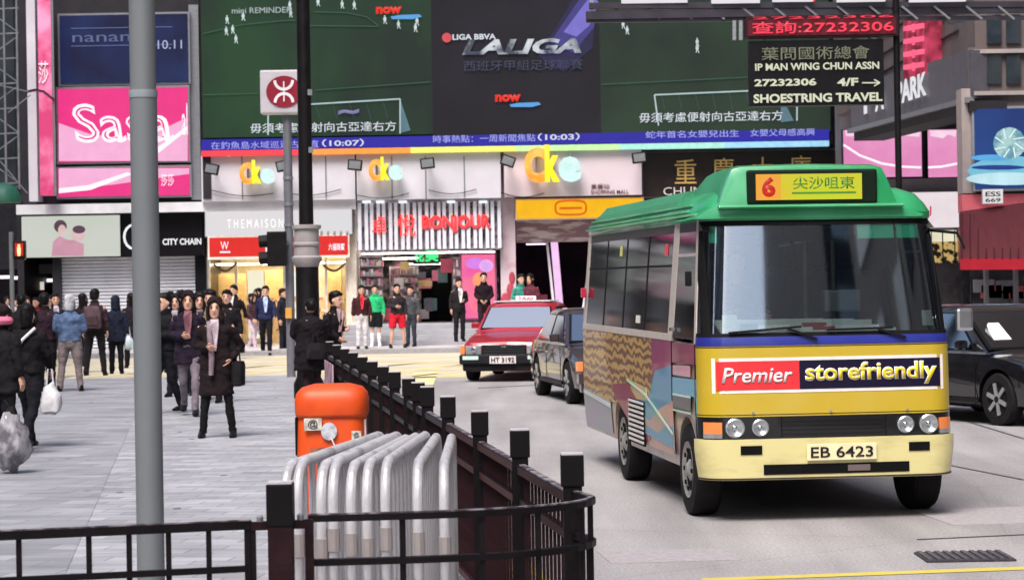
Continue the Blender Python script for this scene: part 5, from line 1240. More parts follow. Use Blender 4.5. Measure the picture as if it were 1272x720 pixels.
# ------------------------------------------------------------------ cars
def car(name, label, cat, x, y, yaw, L, Wd, H, paint, cowl, deck, gh, r=.31, wy=(.85, 3.5), zc=.90, nose=.62, rimm=rimw, spokes=0, wgl=None, lower=None, group=None, roofm=None):
    c = thing(name, label, cat, (x, y, 0), yaw, group); w = Wd / 2
    st = [(0, .80, nose), (.04, .90, nose + .05), (.18, .96, nose + .09), (cowl * .6, .99, zc - .05), (cowl, 1, zc), (L * .5, 1, zc + .01), (deck, 1, zc + .02), (L - .25, .97, zc), (L - .05, .93, zc - .08), (L, .86, zc - .16)]
    def ring(y_, f, zt):
        a = w * f; h = [(a * .86, .20), (a * .97, .26), (a, .48), (a * .995, min(zt - .08, .70)), (a * .95, zt - .03), (a * .86, zt)]
        return [Vector((v[0], y_, v[1])) for v in h] + [Vector((0, y_, zt + .02))] + [Vector((-v[0], y_, v[1])) for v in h[::-1]]
    q = MB(); q.rings([ring(*s_) for s_ in st]); b = q.build('body', paint, c, smooth=True); cut_wheels(b, wy, r, w, c)
    y0, y1, y2, y3 = gh     # windscreen base, roof front, roof rear, rear window base
    def gx(z): t = (z - zc) / (H - zc); return w * (.94 - .20 * t)
    def gr_(z, k=0):
        t = (z - zc) / (H - zc); a, b_ = y0 + (y1 - y0) * t, y3 + (y2 - y3) * t; g = gx(z) - k
        return [Vector((-g, a + k, z)), Vector((-g * .6, a + k - .05, z)), Vector((g * .6, a + k - .05, z)), Vector((g, a + k, z)), Vector((g, b_ - k, z)), Vector((-g, b_ - k, z))]
    q = MB(); q.rings([gr_(zc - .02), gr_(H - .06), gr_(H - .02, .05), gr_(H, .16)]); q.build('roof', roofm or paint, c, smooth=True)
    g1 = wgl or glass('car_glass', (60, 66, 70), .75, .03)
    def pane(pts, nm, out, m=g1):
        q = MB(); q.prism([Vector(p_) + Vector(out) * .010 for p_ in pts], Vector(out) * -.006); q.build(nm, mat('seal2', (14, 14, 16), .6), c)
        ce = sum((Vector(p_) for p_ in pts), Vector()) / len(pts)
        q = MB(); q.prism([ce + (Vector(p_) - ce) * .94 + Vector(out) * .016 for p_ in pts], Vector(out) * -.004); q.build(nm.replace('_frame', ''), m, c)
    def P(sx, f, z):
        t = (z - zc) / (H - zc); a, b_ = y0 + (y1 - y0) * t, y3 + (y2 - y3) * t
        return Vector((sx * gx(z), a + (b_ - a) * f, z))
    zl, zh = zc + .03, H - .10
    t0, t1 = (zl - zc) / (H - zc), (zh - zc) / (H - zc)
    n_ = Vector((0, -(H - zc), (y1 - y0))).normalized()
    k = .93
    pane([(-gx(zl) * k, y0 + (y1 - y0) * t0 - .03, zl), (gx(zl) * k, y0 + (y1 - y0) * t0 - .03, zl), (gx(zh) * k, y0 + (y1 - y0) * t1 - .03, zh), (-gx(zh) * k, y0 + (y1 - y0) * t1 - .03, zh)], 'windscreen_frame', Vector((0, n_.y, n_.z)) * 1.4)
    n2 = Vector((0, (H - zc), (y3 - y2))).normalized()
    pane([(-gx(zl) * k, y3 + (y2 - y3) * t0, zl), (gx(zl) * k, y3 + (y2 - y3) * t0, zl), (gx(zh) * k, y3 + (y2 - y3) * t1, zh), (-gx(zh) * k, y3 + (y2 - y3) * t1, zh)], 'rear_window_frame', n2)
    for sg in (-1, 1):
        for (fa, fb, ta, tb) in ((.06, .47, .05, .46), (.51, .93, .50, .95)):
            pane([P(sg, fa, zl), P(sg, fb, zl), P(sg, tb, zh), P(sg, ta, zh)], 'side_window_frame', (sg, 0, .2))
        q = MB(); q.bar(P(sg, -.01, zc) + Vector((sg * .01, 0, 0)), P(sg, 1.01, zc) + Vector((sg * .01, 0, 0)), .02, .03); q.build('belt_trim', chrome if not lower else blackm, c)
        q = MB(); q.box((sg * (gx(zc) + .10), y0 + .38, zc + .10), (.16, .09, .12)); q.build('side_mirror', paint, c, bevel=.025)
        for yy in (y0 + .15, (y0 + y3) / 2 + .05, y3 - .25):
            q = MB(); q.box((sg * (w + .001), yy, .56), (.006, .012, .60)); q.build('door_seam', wellm, c)
        for yy in ((y0 + y3) / 2 - .05, y3 - .35):
            q = MB(); q.box((sg * (w + .01), yy - .05, .76), (.03, .16, .03)); q.build('door_handle', chrome, c, bevel=.006)
        q = MB(); q.bar((sg * (w + .002), .9 + r, .30), (sg * (w + .002), wy[1] - r - .05, .30), .02, .06); q.build('sill', blackm, c)
        for yy in wy: wheel(c, sg * (w - .11), yy, r, .20, sg, rimm, spokes)
    q = MB(); q.box((0, L / 2, .26), (Wd * .75, L * .7, .1)); q.build('underbody', wellm, c)
    return c, w
taxred = mat('taxi_red', (150, 20, 40), .3, var=.06, coat=.6)
# seats' headrest covers, passengers' bags and window stickers catch light inside
for (y, z, w, h, c_) in ((1.75, 2.12, .16, .10, (210, 60, 70)), (2.95, 1.52, .22, .07, (214, 210, 200)), (4.2, 2.14, .14, .1, (200, 200, 120))):
    q = MB(); q.prism([side(y, z, -1, .003), side(y + w, z, -1, .003), side(y + w, z + h, -1, .003), side(y, z + h, -1, .003)], (-.002, 0, 0)); q.build('window_sticker', mat('stick_%d' % c_[2], c_, .5), bus)
for (x, z, w, h, c_) in ((-.84, 1.53, .12, .10, (196, 214, 190)), (-.70, 1.50, .14, .06, (90, 150, 130)), (.78, 1.52, .12, .12, (190, 196, 190))):
    frontpatch(z, z + h, mat('wst_%d' % c_[0], c_, .5), 'windscreen_sticker', off=-.014, xa=x, xb=x + w, nz=1, th=.002)
# taxi, seen from the front, nose a little to the left
tx, tw = car('taxi', 'red taxi with silver roof waiting at the crossing', 'taxi', G(628, 462).x, 43.2, R(-10), 4.6, 1.70, 1.47, taxred, 1.45, 3.85, (1.45, 2.0, 3.2, 3.8), r=.30, zc=.93, nose=.68, wgl=glass('taxi_glass', (120, 130, 130), .48, .05), wy=(.72, 3.4))
silv = mat('taxi_silver', (190, 196, 200), .35, .1)
q = MB(); q.box((0, 2.6, 1.485), (1.14, 1.15, .02)); q.build('roof_panel', silv, tx, bevel=.008)
q = MB(); q.rings([[Vector((sx * .2, yy, z)) for sx in (-1, 1)] + [Vector((sx * .2, yy + .12, z)) for sx in (1, -1)] for z, yy in ((1.50, 2.45), (1.585, 2.47))]); q.build('taxi_sign', mat('taxisign', (226, 206, 214), .4, emit=.3), tx, bevel=.02)
textmesh('TAXI', .3, .06, Matrix.Translation((0, 2.44, 1.545)) @ Matrix.Rotation(R(90), 4, 'X'), mat('taxi_ink', (170, 30, 50), .5), tx, bold=.03)
def front_face(c, w, nose, grille, bump_m, plate, txt, hl=(.30, .16), gw_=.42, y=-.02, hz=None):
    hz = hz or nose - .10
    q = MB(); q.box((0, y - .015, hz), (gw_ * 2, .06, .19)); g_ = q.build('grille', grille, c, bevel=.01)
    q = MB(); q.box((0, y - .05, hz - .075), (gw_ * 2 - .04, .012, .010)); s0 = q.build('slat', mat('slat_grey', (84, 86, 90), .3, .6), g_)
    for k in range(1, 6): again(s0, (0, 0, k * .03))
    q = MB(); q.box((0, y - .055, hz + .06), (.1, .015, .03)); q.build('badge', chrome, g_)
    for sg in (-1, 1):
        q = MB(); q.box((sg * (gw_ + hl[0] / 2 + .015), y - .01, hz), (hl[0], .07, hl[1])); h_ = q.build('headlight', headl, c, bevel=.012)
        q = MB(); q.ell((sg * (gw_ + hl[0] / 2), y - .05, hz), (.06, .015, .06)); q.build('reflector', chrome, h_)
        q = MB(); q.box((sg * (w - .055), y + .05, hz), (.09, .16, hl[1])); q.build('indicator', amber, c, bevel=.01)
    q = MB(); q.box((0, y - .04, .43), (w * 2 - .02, .22, .18)); q.box((0, y + .02, .28), (w * 2 - .12, .2, .14)); q.build('bumper', bump_m, c, bevel=.03)
    if plate:
        q = MB(); q.box((0, y - .165, .42), (.50, .02, .14)); p_ = q.build('number_plate', plate, c)
        textmesh(txt, .44, .09, Matrix.Translation((0, y - .178, .42)) @ Matrix.Rotation(R(90), 4, 'X'), _M['plate_ink'], p_, bold=.01)
front_face(tx, tw, .72, blackm, mat('bumper_black', (30, 30, 34), .5, var=.15), mat('plate_white', (216, 206, 206), .4), 'HT 3192', hz=.60)
for sg in (-1, 1): q = MB(); q.box((sg * .62, -.165, .46), (.3, .02, .07)); q.build('side_lamp', mat('bumper_lamp', (190, 216, 206), .2, coat=.5), tx)
# dark sedan beside the minibus (tail further away, nose hidden by the bus)
dk = mat('sedan_bronze', (58, 46, 48), .22, .5, var=.1, coat=1.0)
ry = 38.0
sd_, sw_ = car('sedan', 'dark bronze sedan driving between the red taxi and the minibus', 'car', .93 + .87, 34.6, R(9), 4.6, 1.74, 1.45, dk, 1.25, 3.85, (1.2, 2.0, 3.1, 3.95), r=.33, wy=(.85, 3.6), rimm=mat('alloy', (176, 176, 180), .3, .7), spokes=7, wgl=glass('sedan_glass', (70, 76, 80), .6, .03))
front_face(sd_, sw_, .70, chrome, dk, mat('plate_white', (216, 206, 206), .4), 'KX 8205', hl=(.36, .15), gw_=.34)
# black car right
bk = mat('car_black', (18, 17, 20), .18, .2, var=.2, coat=1.0)
bx_, bw_ = car('black_car', 'glossy black car with a white paper behind its windscreen, at the right edge', 'car', 7.2, 28.3, R(24), 4.5, 1.78, 1.50, bk, 1.2, 3.8, (1.15, 2.05, 3.0, 3.95), r=.33, wy=(.86, 3.5), rimm=_M['alloy'], spokes=6, wgl=glass('black_glass', (90, 98, 100), .72, .03), nose=.66)
front_face(bx_, bw_, .72, blackm, bk, mat('plate_white', (216, 206, 206), .4), 'MB 7741', hl=(.38, .16), gw_=.36)
q = MB(); q.prism([(-.58, 1.34, 1.02), (-.30, 1.34, 1.02), (-.36, 1.55, 1.24), (-.52, 1.55, 1.24)], (0, -.03, .03)); q.build('windscreen_paper', mat('paper_bright', (240, 240, 240), .6), bx_)
# ================================================================== PEOPLE
skinm = mat('skin', (206, 160, 138), .55, var=.06, scale=8)
hairk = mat('hair_black', (20, 17, 18), .5, var=.4, scale=30)
eyem = mat('eye_dark', (22, 18, 18), .3); lipm = mat('lips', (150, 84, 80), .5)
soleb = mat('shoe_black', (20, 19, 20), .4, var=.2)
_c = {}
def cloth(rgb, rgb2=None):
    k = 'cloth_%d_%d_%d' % tuple(rgb) + ('' if not rgb2 else '_mix')
    return mat(k, rgb, .85, var=.3, scale=9, bump=.4, bscale=40, rgb2=rgb2)
def hand_mesh():
    q = MB(); q.rings([[Vector((x, y, z)) for x, y in ((-.013, -.036 * a), (.013, -.036 * a), (.015, 0), (.013, .036 * a), (-.013, .036 * a), (-.015, 0))] for z, a in ((.01, .75), (-.03, 1.0), (-.08, 1.08), (-.092, 1.0))])
    for k, (y, l) in enumerate(((-.031, .065), (-.011, .078), (.010, .072), (.029, .056))):
        q.tube([(0, y, -.085), (.006, y * 1.05, -.085 - l * .45), (.024, y * 1.05, -.085 - l)], [.0095, .009, .007], 6)
    q.tube([(.0, -.032, -.03), (.014, -.055, -.06), (.022, -.056, -.092)], [.012, .010, .008], 6)
    return q.mesh('hand', skinm, smooth='all')
HAND = hand_mesh()
def remesh(o, v, fn=None, dec=None):
    m = o.modifiers.new('r', 'REMESH'); m.mode = 'VOXEL'; m.voxel_size = v; m.use_smooth_shade = True
    s_ = o.modifiers.new('s', 'SMOOTH'); s_.iterations = 2; s_.factor = .5
    BAKE.append((o, fn))
def folds(amp, seed, stretch=1.0):
    def f(me):
        me.polygons.foreach_set('use_smooth', [True] * len(me.polygons))
        ns = [v.normal.copy() for v in me.vertices]
        for v, n in zip(me.vertices, ns):
            p = v.co; d = noise.noise(Vector((p.x * 7 + seed, p.y * 7, p.z * 9 * stretch))) * amp + noise.noise(Vector((p.x * 15, p.y * 15 + seed, p.z * 24 * stretch + p.x * 9))) * amp * .75
            v.co = p + n * d
    return f
def smoothfn(me): me.polygons.foreach_set('use_smooth', [True] * len(me.polygons))
PN = [0]
def person(label, px, foot, z, H, facing=0, pose='stand', arms=('down', 'down'), top=(30, 28, 32), topkind='jacket', shirt=None, bottom=(30, 30, 36), legs='trousers', hair='short', hairc=None, shoes=None, d=None, lean=0, build_=1.0, group='pedestrians', d_off=0, top2=None, head_turn=0):
    g = G(px, foot, z) if d is None else W(px, foot, d)
    PN[0] += 1; sd = PN[0] * 3.7
    root = thing('person', label, 'person', (g.x, g.y, z), R(facing), group)
    k = H / 1.70
    def V(x, y, zz): return Vector((x * k, (y - lean * max(0, zz - .9)) * k, zz * k))
    b = build_
    # legs (front = -y)
    if pose == 'stand': L = [(.09, 0, .90), (.095, -.015, .48), (.10, .02, .085)]; Rr = [(-.09, 0, .90), (-.095, -.01, .48), (-.105, .01, .085)]
    elif pose == 'walk': L = [(.085, 0, .90), (.09, -.16, .50), (.085, -.22, .10)]; Rr = [(-.085, 0, .90), (-.09, .05, .47), (-.09, .30, .14)]
    elif pose == 'walk2': L = [(.085, 0, .90), (.09, .04, .48), (.09, .22, .12)]; Rr = [(-.085, 0, .90), (-.09, -.12, .50), (-.085, -.16, .09)]
    elif pose == 'apart': L = [(.10, 0, .90), (.15, -.02, .48), (.19, .02, .085)]; Rr = [(-.10, 0, .90), (-.14, 0, .48), (-.18, .03, .085)]
    q = MB()
    for leg in (L, Rr):
        P = [V(*p_) for p_ in leg]; s = 1 if leg is L else -1
        mid1, mid2 = P[0].lerp(P[1], .5), P[1].lerp(P[2], .4)
        q.tube([P[0] + Vector((0, 0, .04 * k)), mid1, P[1], mid2, P[2], P[2] - Vector((0, 0, .04 * k))], [(.085 if legs == 'shorts' else .07) * b * k, (.072 if legs == 'shorts' else .055) * b * k, (.052 if legs == 'shorts' else .038) * k, (.052 if legs == 'shorts' else .036) * k, .032 * k, .034 * k], 10)
        q.tube([P[2] + V(0, .03, -.04), P[2] + V(s * .01, -.06, -.05), P[2] + V(s * .02, -.15, -.062)], [.036 * k, .036 * k, .022 * k], 8)
    def er(x, y, z_, rx, ry, n=16): return [V(x + math.cos(2 * math.pi * j / n) * rx, y + math.sin(2 * math.pi * j / n) * ry, z_) for j in range(n)]
    q.rings([er(0, .0, .82, .12 * b, .09 * b), er(0, .0, .92, .165 * b, .115 * b), er(0, 0, 1.06, .135 * b, .095 * b), er(0, -.005, 1.25, .16 * b, .11 * b), er(0, 0, 1.38, .15 * b, .09 * b), er(0, 0, 1.43, .07, .06)])
    q.tube([V(0, .01, 1.38), V(0, .0, 1.46), V(0, -.015, 1.54)], [.058 * k, .052 * k, .055 * k], 10)
    hands = []; AR = []
    for s, a in ((1, arms[0]), (-1, arms[1])):
        sh = (s * .175 * b, .0, 1.385)
        E_ = {'down': ((s * .235 * b, .03, 1.12), (s * .245 * b, -.02, .90)), 'swingf': ((s * .23 * b, -.04, 1.12), (s * .22, -.18, .95)), 'swingb': ((s * .23 * b, .10, 1.13), (s * .24, .16, .92)), 'hold': ((s * .24 * b, .03, 1.13), (s * .07, -.22, 1.12)), 'low': ((s * .23 * b, .0, 1.13), (s * .08, -.18, .98)), 'up': ((s * .25 * b, -.08, 1.18), (s * .12, -.17, 1.40)), 'pocket': ((s * .30 * b, .09, 1.13), (s * .19, -.02, .97)), 'behind': ((s * .25 * b, .10, 1.14), (s * .08, .17, 1.0))}[a]
        P = [V(*sh), V(*E_[0]), V(*E_[1])]; AR.append((s, P))
        q.tube([P[0], P[0].lerp(P[1], .5), P[1], P[1].lerp(P[2], .5), P[2]], [.052 * k, .045 * k, .038 * k, .035 * k, .026 * k], 8)
        hands.append((s, P))
    hd = V(0, -.02, 1.595)
    # head with brow, nose, chin and ears
    T = Matrix.Rotation(R(head_turn), 3, 'Z')
    def HP(x, y, zz): return hd + T @ Vector((x * k * 1.08, y * k * 1.08, zz * k * 1.08))
    q.rings([[HP(math.cos(t) * rx, math.sin(t) * ry + cy, z_) for t in [2 * math.pi * j / 14 for j in range(14)]] for z_, rx, ry, cy in ((-.115, .025, .02, -.05), (-.10, .045, .045, -.035), (-.06, .062, .075, -.012), (-.02, .070, .090, 0), (.03, .075, .098, .004), (.07, .068, .088, .008), (.10, .045, .06, .01), (.113, .015, .02, .01))])
    q.tube([HP(0, -.086, .01), HP(0, -.108, -.025), HP(0, -.095, -.04)], [.012 * k, .018 * k, .014 * k], 6)
    for s in (1, -1): q.tube([HP(s * .072, .0, -.03), HP(s * .082, .01, .0), HP(s * .076, .01, .02)], [.014 * k, .02 * k, .012 * k], 6)
    bo = q.build('body', skinm, root); remesh(bo, .0155 if H * 2850 / g.y > 100 else .019, smoothfn)
    for s, P in hands:
        dr_ = (P[2] - P[1]).normalized()
        o = bpy.data.objects.new('hand', HAND); COL.objects.link(o); o.parent = bo
        rot = Vector((0, 0, -1)).rotation_difference(dr_).to_matrix().to_4x4()
        o.matrix_local = Matrix.Translation(P[2]) @ rot @ Matrix.Diagonal((-s * k, k, k, 1))
    for s in (1, -1):
        q = MB(); e = HP(s * .030, -.083, .012); q.ell(e, (.014 * k, .010 * k, .008 * k), 8, 5); q.build('eye', eyem, bo)
        q = MB(); e = HP(s * .031, -.088, .034); q.ell(e, (.020 * k, .008 * k, .005 * k), 8, 4); q.build('eyebrow', hairk, bo)
    q = MB(); e = HP(0, -.080, -.062); q.ell(e, (.022 * k, .010 * k, .007 * k), 8, 4); q.build('mouth', lipm, bo)
    # hair
    hm = cloth(hairc) if hairc else hairk
    q = MB(); rs = []
    def hr(z_, s_, fr):   # fr: how far forward the ring reaches
        out = []
        for j in range(16):
            t = 2 * math.pi * j / 16; x, y = math.cos(t) * .083 * s_, math.sin(t) * .108 * s_ + .012
            if y < fr: y = fr
            out.append(HP(x, y, z_))
        return out
    top_ = [(.03, 1.06, .0), (.058, 1.08, -.035), (.082, 1.04, -.082), (.105, .96, -.098), (.132, .74, -.085), (.148, .28, -.1)]
    if hair == 'hood': rs = [hr(-.16, 1.1, -.01), hr(-.08, 1.2, -.03), hr(.0, 1.22, -.06), hr(.06, 1.18, -.11), hr(.11, 1.0, -.12), hr(.14, .6, -.1), hr(.15, .2, -.1)]
    elif hair == 'short': rs = [hr(-.06, .86, .05), hr(-.01, 1.0, .02)] + [hr(*a_) for a_ in top_]
    elif hair == 'bob': rs = [hr(-.12, .86, .04), hr(-.06, 1.02, .035), hr(-.01, 1.06, .015)] + [hr(a_, b_ * 1.03, c_) for a_, b_, c_ in top_]
    else: rs = [hr(-.24, .8, .03), hr(-.16, 1.0, .04), hr(-.06, 1.06, .03), hr(-.01, 1.06, .015)] + [hr(a_, b_ * 1.03, c_) for a_, b_, c_ in top_]
    if hair in ('bob', 'long'):
        dn = -.11 if hair == 'bob' else -.20
        for s, w_ in ((1, 1.0), (-1, .8)):
            q.tube([HP(s * .02, -.085, .105), HP(s * .062, -.082, .06), HP(s * .080, -.055, .0), HP(s * .080, -.04, dn * .6), HP(s * .068, -.035, dn)], [.016 * w_, .024 * w_, .024, .026, .016], 8)
    elif hair == 'short':
        f_ = 1 if int(sd) % 2 else -1
        q.tube([HP(-f_ * .05, -.062, .09), HP(0, -.080, .105), HP(f_ * .058, -.060, .07)], [.018, .022, .016], 8)
    q.rings(rs); h_ = q.build('hair' if hair != 'hood' else 'hood', hm, bo); remesh(h_, .012, folds(.016, sd, .7))
    # shoes
    sm_ = cloth(shoes) if shoes else soleb
    for leg in (L, Rr):
        P = V(*leg[2]); s = 1 if leg is L else -1
        q = MB(); q.rings([[P + V(s * .01 + math.cos(t) * rx * .5, yy + math.sin(t) * ry * .5 , zz - .0) - V(0, 0, 0) for t in [2 * math.pi * j / 12 for j in range(12)]] for zz, rx, ry, yy in ((-.085, .09, .27, -.06), (-.055, .098, .275, -.06), (-.03, .088, .20, -.035), (.0, .082, .10, .01), (.03, .078, .09, .012))])
        q.build('shoe', sm_, root, smooth=True)
    # trousers
    if legs in ('trousers', 'skinny', 'wide', 'shorts'):
        w_ = {'trousers': 1.0, 'skinny': .85, 'wide': 1.25, 'shorts': 1.15}[legs]
        q = MB()
        for leg in (L, Rr):
            P = [V(*p_) for p_ in leg]
            if legs == 'shorts':
                e = P[0].lerp(P[1], .85); q.tube([P[0] + Vector((0, 0, .04)), P[0].lerp(P[1], .4), e], [.1 * b * k, .098 * k * w_, .09 * k * w_], 12)
            else: q.tube([P[0] + Vector((0, 0, .04)), P[0].lerp(P[1], .5), P[1], P[1].lerp(P[2], .45), P[2] + Vector((0, 0, -.01)), P[2] - Vector((0, 0, .035 * k))], [.098 * b * k, .088 * b * k * w_, .070 * k * w_, .066 * k * w_, .058 * k * w_, .060 * k * w_], 12)
        q.rings([er(0, 0, .80, .13 * b, .105 * b), er(0, 0, .92, .178 * b, .128 * b), er(0, 0, 1.02, .155 * b, .115 * b)])
        o = q.build('trousers' if legs != 'shorts' else 'shorts', cloth(bottom), root); remesh(o, .019, folds(.011, sd, 1.3))
    if legs == 'shorts' and shoes == (230, 230, 232):
        for leg in (L, Rr):
            P = [V(*p_) for p_ in leg]; q = MB(); q.tube([P[1].lerp(P[2], .25), P[1].lerp(P[2], .6), P[2]], [.06 * k, .06 * k, .045 * k], 10); q.build('sock', cloth((230, 230, 232)), root, smooth=True)
    # top
    hem = {'jacket': .86, 'short': .96, 'coat': .72, 'long': .52}[topkind]; bulky = 1.12 if topkind in ('coat', 'long') else 1.0
    q = MB(); rr = []
    if hem < .8: rr += [er(0, .0, hem, .20 * b * bulky, .15 * b), er(0, .0, (hem + .9) / 2, .19 * b * bulky, .14 * b)]
    rr += [er(0, 0, max(hem, .9), .188 * b * bulky, .137 * b), er(0, 0, 1.06, .165 * b * bulky, .125 * b), er(0, -.003, 1.25, .184 * b, .132 * b), er(0, 0, 1.345, .180 * b, .115 * b), er(0, .005, 1.41, .125 * b, .09), er(0, .0, 1.455, .085, .075), er(0, -.005, 1.485, .072, .066)]
    q.rings(rr)
    for s, P in AR: q.tube([P[0] + V(-s * .02, 0, .0), P[0].lerp(P[1], .4), P[1], P[1].lerp(P[2], .5), P[2]], [.064 * k * b, .060 * k * b, .054 * k, .050 * k, .045 * k], 12)
    o = q.build({'jacket': 'jacket', 'short': 'jacket', 'coat': 'coat', 'long': 'long_coat'}[topkind], cloth(top, top2), root); remesh(o, .019, folds(.016 if topkind != 'short' else .011, sd))
    o['cloth'] = 1
    q = MB(); q.rings([er(0, -.008, 1.43, .098, .088), er(0, -.012, 1.475, .088, .082), er(0, -.006, 1.51, .080, .072)], cap=False); q.build('collar', cloth(tuple(max(0, v - 8) for v in top)), root, smooth=True)
    if shirt:
        q = MB(); zz = [1.47, 1.38, 1.25, 1.08]; ww = [.05, .06, .045, .022]
        pts = [V(-w1, -.098 - (.062 if z_ < 1.45 else 0) , z_) for z_, w1 in zip(zz, ww)] + [V(w1, -.098 - (.062 if z_ < 1.45 else 0), z_) for z_, w1 in list(zip(zz, ww))[::-1]]
        n = len(pts); q.prism(pts, (0, .03 * k, 0)); q.build('shirt_front', cloth(shirt), root)
    return root, k
def bag(label, root, k, loc, size, rgb, kind='plastic', cat='bag', name='bag', group=None):
    rz = root.rotation_euler.z
    p = Vector(root.location) + Matrix.Rotation(rz, 3, 'Z') @ (Vector(loc) * k)
    t = thing(name, label, cat, p, rz, group); w, d_, h = size
    q = MB(); n = 14
    if kind == 'plastic': prof = [(0.6, -1.0), (.95, -.85), (1.0, -.4), (.85, .1), (.5, .5), (.28, .75)]
    elif kind == 'pack': prof = [(.8, -1.0), (1.0, -.85), (1.0, .4), (.85, .85), (.5, 1.0)]
    else: prof = [(.9, -1.0), (1.0, -.9), (.96, .6), (.9, .9)]
    e = .6
    q.rings([[Vector((math.copysign(abs(math.cos(a)) ** e, math.cos(a)) * w / 2 * r_, math.copysign(abs(math.sin(a)) ** e, math.sin(a)) * d_ / 2 * r_, z_ * h / 2)) for a in [2 * math.pi * j / n for j in range(n)]] for r_, z_ in prof])
    m = mat('plastic_%d_%d_%d' % rgb, rgb, .4, var=.1, scale=9, bump=.5, bscale=14, rgb2=tuple(max(0, int(v * .8)) for v in rgb)) if kind == 'plastic' else cloth(rgb)
    o = q.build('sack' if kind == 'plastic' else 'pouch', m, t, smooth=True)
    me = o.data
    for v in me.vertices: v.co += Vector(v.normal) * noise.noise(v.co * 14) * .03 * (2 if kind == 'plastic' else .6)
    q = MB()
    if kind == 'pack':
        for s in (-1, 1): q.tube([(s * w * .3, -d_ * .5, h * .45), (s * w * .34, -d_ * .5 - .22, h * .5), (s * w * .34, -d_ * .5 - .24, h * .0), (s * w * .3, -d_ * .5, -h * .4)], .018, 6)
        q.build('strap', cloth(tuple(int(v * .6) for v in rgb)), t)
        q = MB(); q.box((0, d_ * .52, -h * .15), (w * .7, .05, h * .4)); q.build('pocket', cloth(tuple(int(v * .8) for v in rgb)), t, bevel=.015)
    else:
        q.tube([(-w * .18, 0, h * .36), (-w * .1, 0, h * .5 + .12), (w * .1, 0, h * .5 + .12), (w * .18, 0, h * .36)], .01, 6); q.build('handle', m, t)
    return t
# ---- left group
p, k = person('person in black with a white diagonal strap at the far left, carrying a white bag', 36, 556, PZ, 1.58, 165, 'walk', ('down', 'swingf'), (22, 20, 24), 'jacket', bottom=(26, 26, 32), hair='bob', build_=1.1)
q = MB(); q.tube([Vector(v) * k for v in ((-.16, .10, 1.46), (-.02, .165, 1.32), (.12, .17, 1.10), (.2, .10, .95))], .018, 8); q.build('strap', whitem, p)
bag('white plastic carrier bag hanging beside the person at the far left', p, k, (-.27, -.05, .62), (.24, .16, .38), (222, 220, 226))
p1, k1 = person('person with a pink scarf and black coat cut by the left edge of the view', 3, 566, PZ, 1.60, 150, 'stand', ('down', 'down'), (24, 22, 26), 'coat', bottom=(24, 24, 30), hair='bob', hairc=(34, 26, 28), build_=1.15)
q = MB(); q.tube([Vector((math.cos(t * math.pi / 6) * .10, math.sin(t * math.pi / 6) * .095, 1.46)) for t in range(13)], .045, 8); q.build('scarf', cloth((206, 110, 140)), p1, smooth=True)
c = G(15, 588, PZ); t = thing('plastic_sack', 'large translucent plastic sack of things at the far left on the pavement', 'sack', (c.x, c.y, PZ)); q = MB()
q.ell((c.x, c.y, PZ + .31), (.17, .16, .30), 18, 12)
o = q.build('sack', mat('clear_plastic', (176, 174, 180), .25, rgb2=(96, 92, 100), thr=(.4, .6), scale=9, bump=.8, bscale=9, stretch=(1, 1, .6)), t, smooth=True)
for v in o.data.vertices: v.co += Vector(v.normal) * noise.noise(v.co * 11) * .07
q = MB(); q.tube([(c.x, c.y, PZ + .58), (c.x + .01, c.y, PZ + .66), (c.x - .02, c.y, PZ + .74)], [.07, .03, .05], 8); q.build('knot', blackm, t)
person('person in dark plum jacket and black trousers seen from behind, left of the blue jacket', 57, 486, PZ, 1.66, 175, 'stand', ('down', 'hold'), (42, 26, 36), 'jacket', bottom=(24, 24, 28), legs='wide', build_=1.1)
p, k = person('grey-haired person in a blue padded jacket and grey trousers seen from behind', 88, 486, PZ, 1.62, 185, 'apart', ('low', 'low'), (66, 84, 116), 'jacket', bottom=(120, 108, 108), hair='bob', hairc=(176, 176, 182), build_=1.18, top2=(92, 112, 146))
p, k = person('person with a brown backpack in front of the roller shutter', 119, 466, PZ, 1.70, 178, 'apart', ('down', 'down'), (52, 38, 44), 'jacket', bottom=(30, 28, 34), build_=1.0)
bag('dull brown backpack worn by the person in front of the shutter', p, k, (0, .22, 1.18), (.36, .2, .46), (84, 66, 72), 'pack', 'backpack', 'backpack')
p, k = person('person in a navy hooded coat holding a pale bag, right of the backpack wearer', 145, 464, PZ, 1.56, 190, 'stand', ('down', 'down'), (30, 34, 52), 'coat', bottom=(24, 24, 30), hair='hood', hairc=(30, 34, 50))
bag('pale blue carrier bag held by the hooded person in navy', p, k, (-.27, .0, .72), (.2, .14, .34), (196, 212, 224))
person('person in black half hidden just left of the grey pole', 165, 458, PZ, 1.60, 200, 'walk', ('swingf', 'swingb'), (34, 30, 36), 'coat', bottom=(26, 26, 30), hair='long')
# ---- middle group
p, k = person('person in black just right of the grey pole, holding a white packet', 207, 513, PZ, 1.66, -40, 'walk2', ('hold', 'down'), (22, 22, 26), 'jacket', bottom=(22, 22, 28), hair='short')
bag('white packet held by the person just right of the grey pole', p, k, (.02, -.26, 1.10), (.24, .1, .22), (226, 222, 226), 'tote')
p, k = person('smiling person with dark bob and long black coat walking towards the viewer', 236, 516, PZ, 1.68, 5, 'walk', ('swingb', 'hold'), (34, 26, 40), 'coat', shirt=(120, 80, 90), bottom=(110, 100, 110), legs='skinny', hair='bob', hairc=(28, 20, 22))
p, k = person('person in a long brown coat with a patterned scarf, nearest of the walkers', 270, 543, PZ, 1.62, 0, 'apart', ('pocket', 'hold'), (40, 29, 33), 'long', shirt=(176, 160, 170), bottom=(20, 20, 24), legs='skinny', hair='long', hairc=(34, 24, 25), top2=(28, 21, 24))
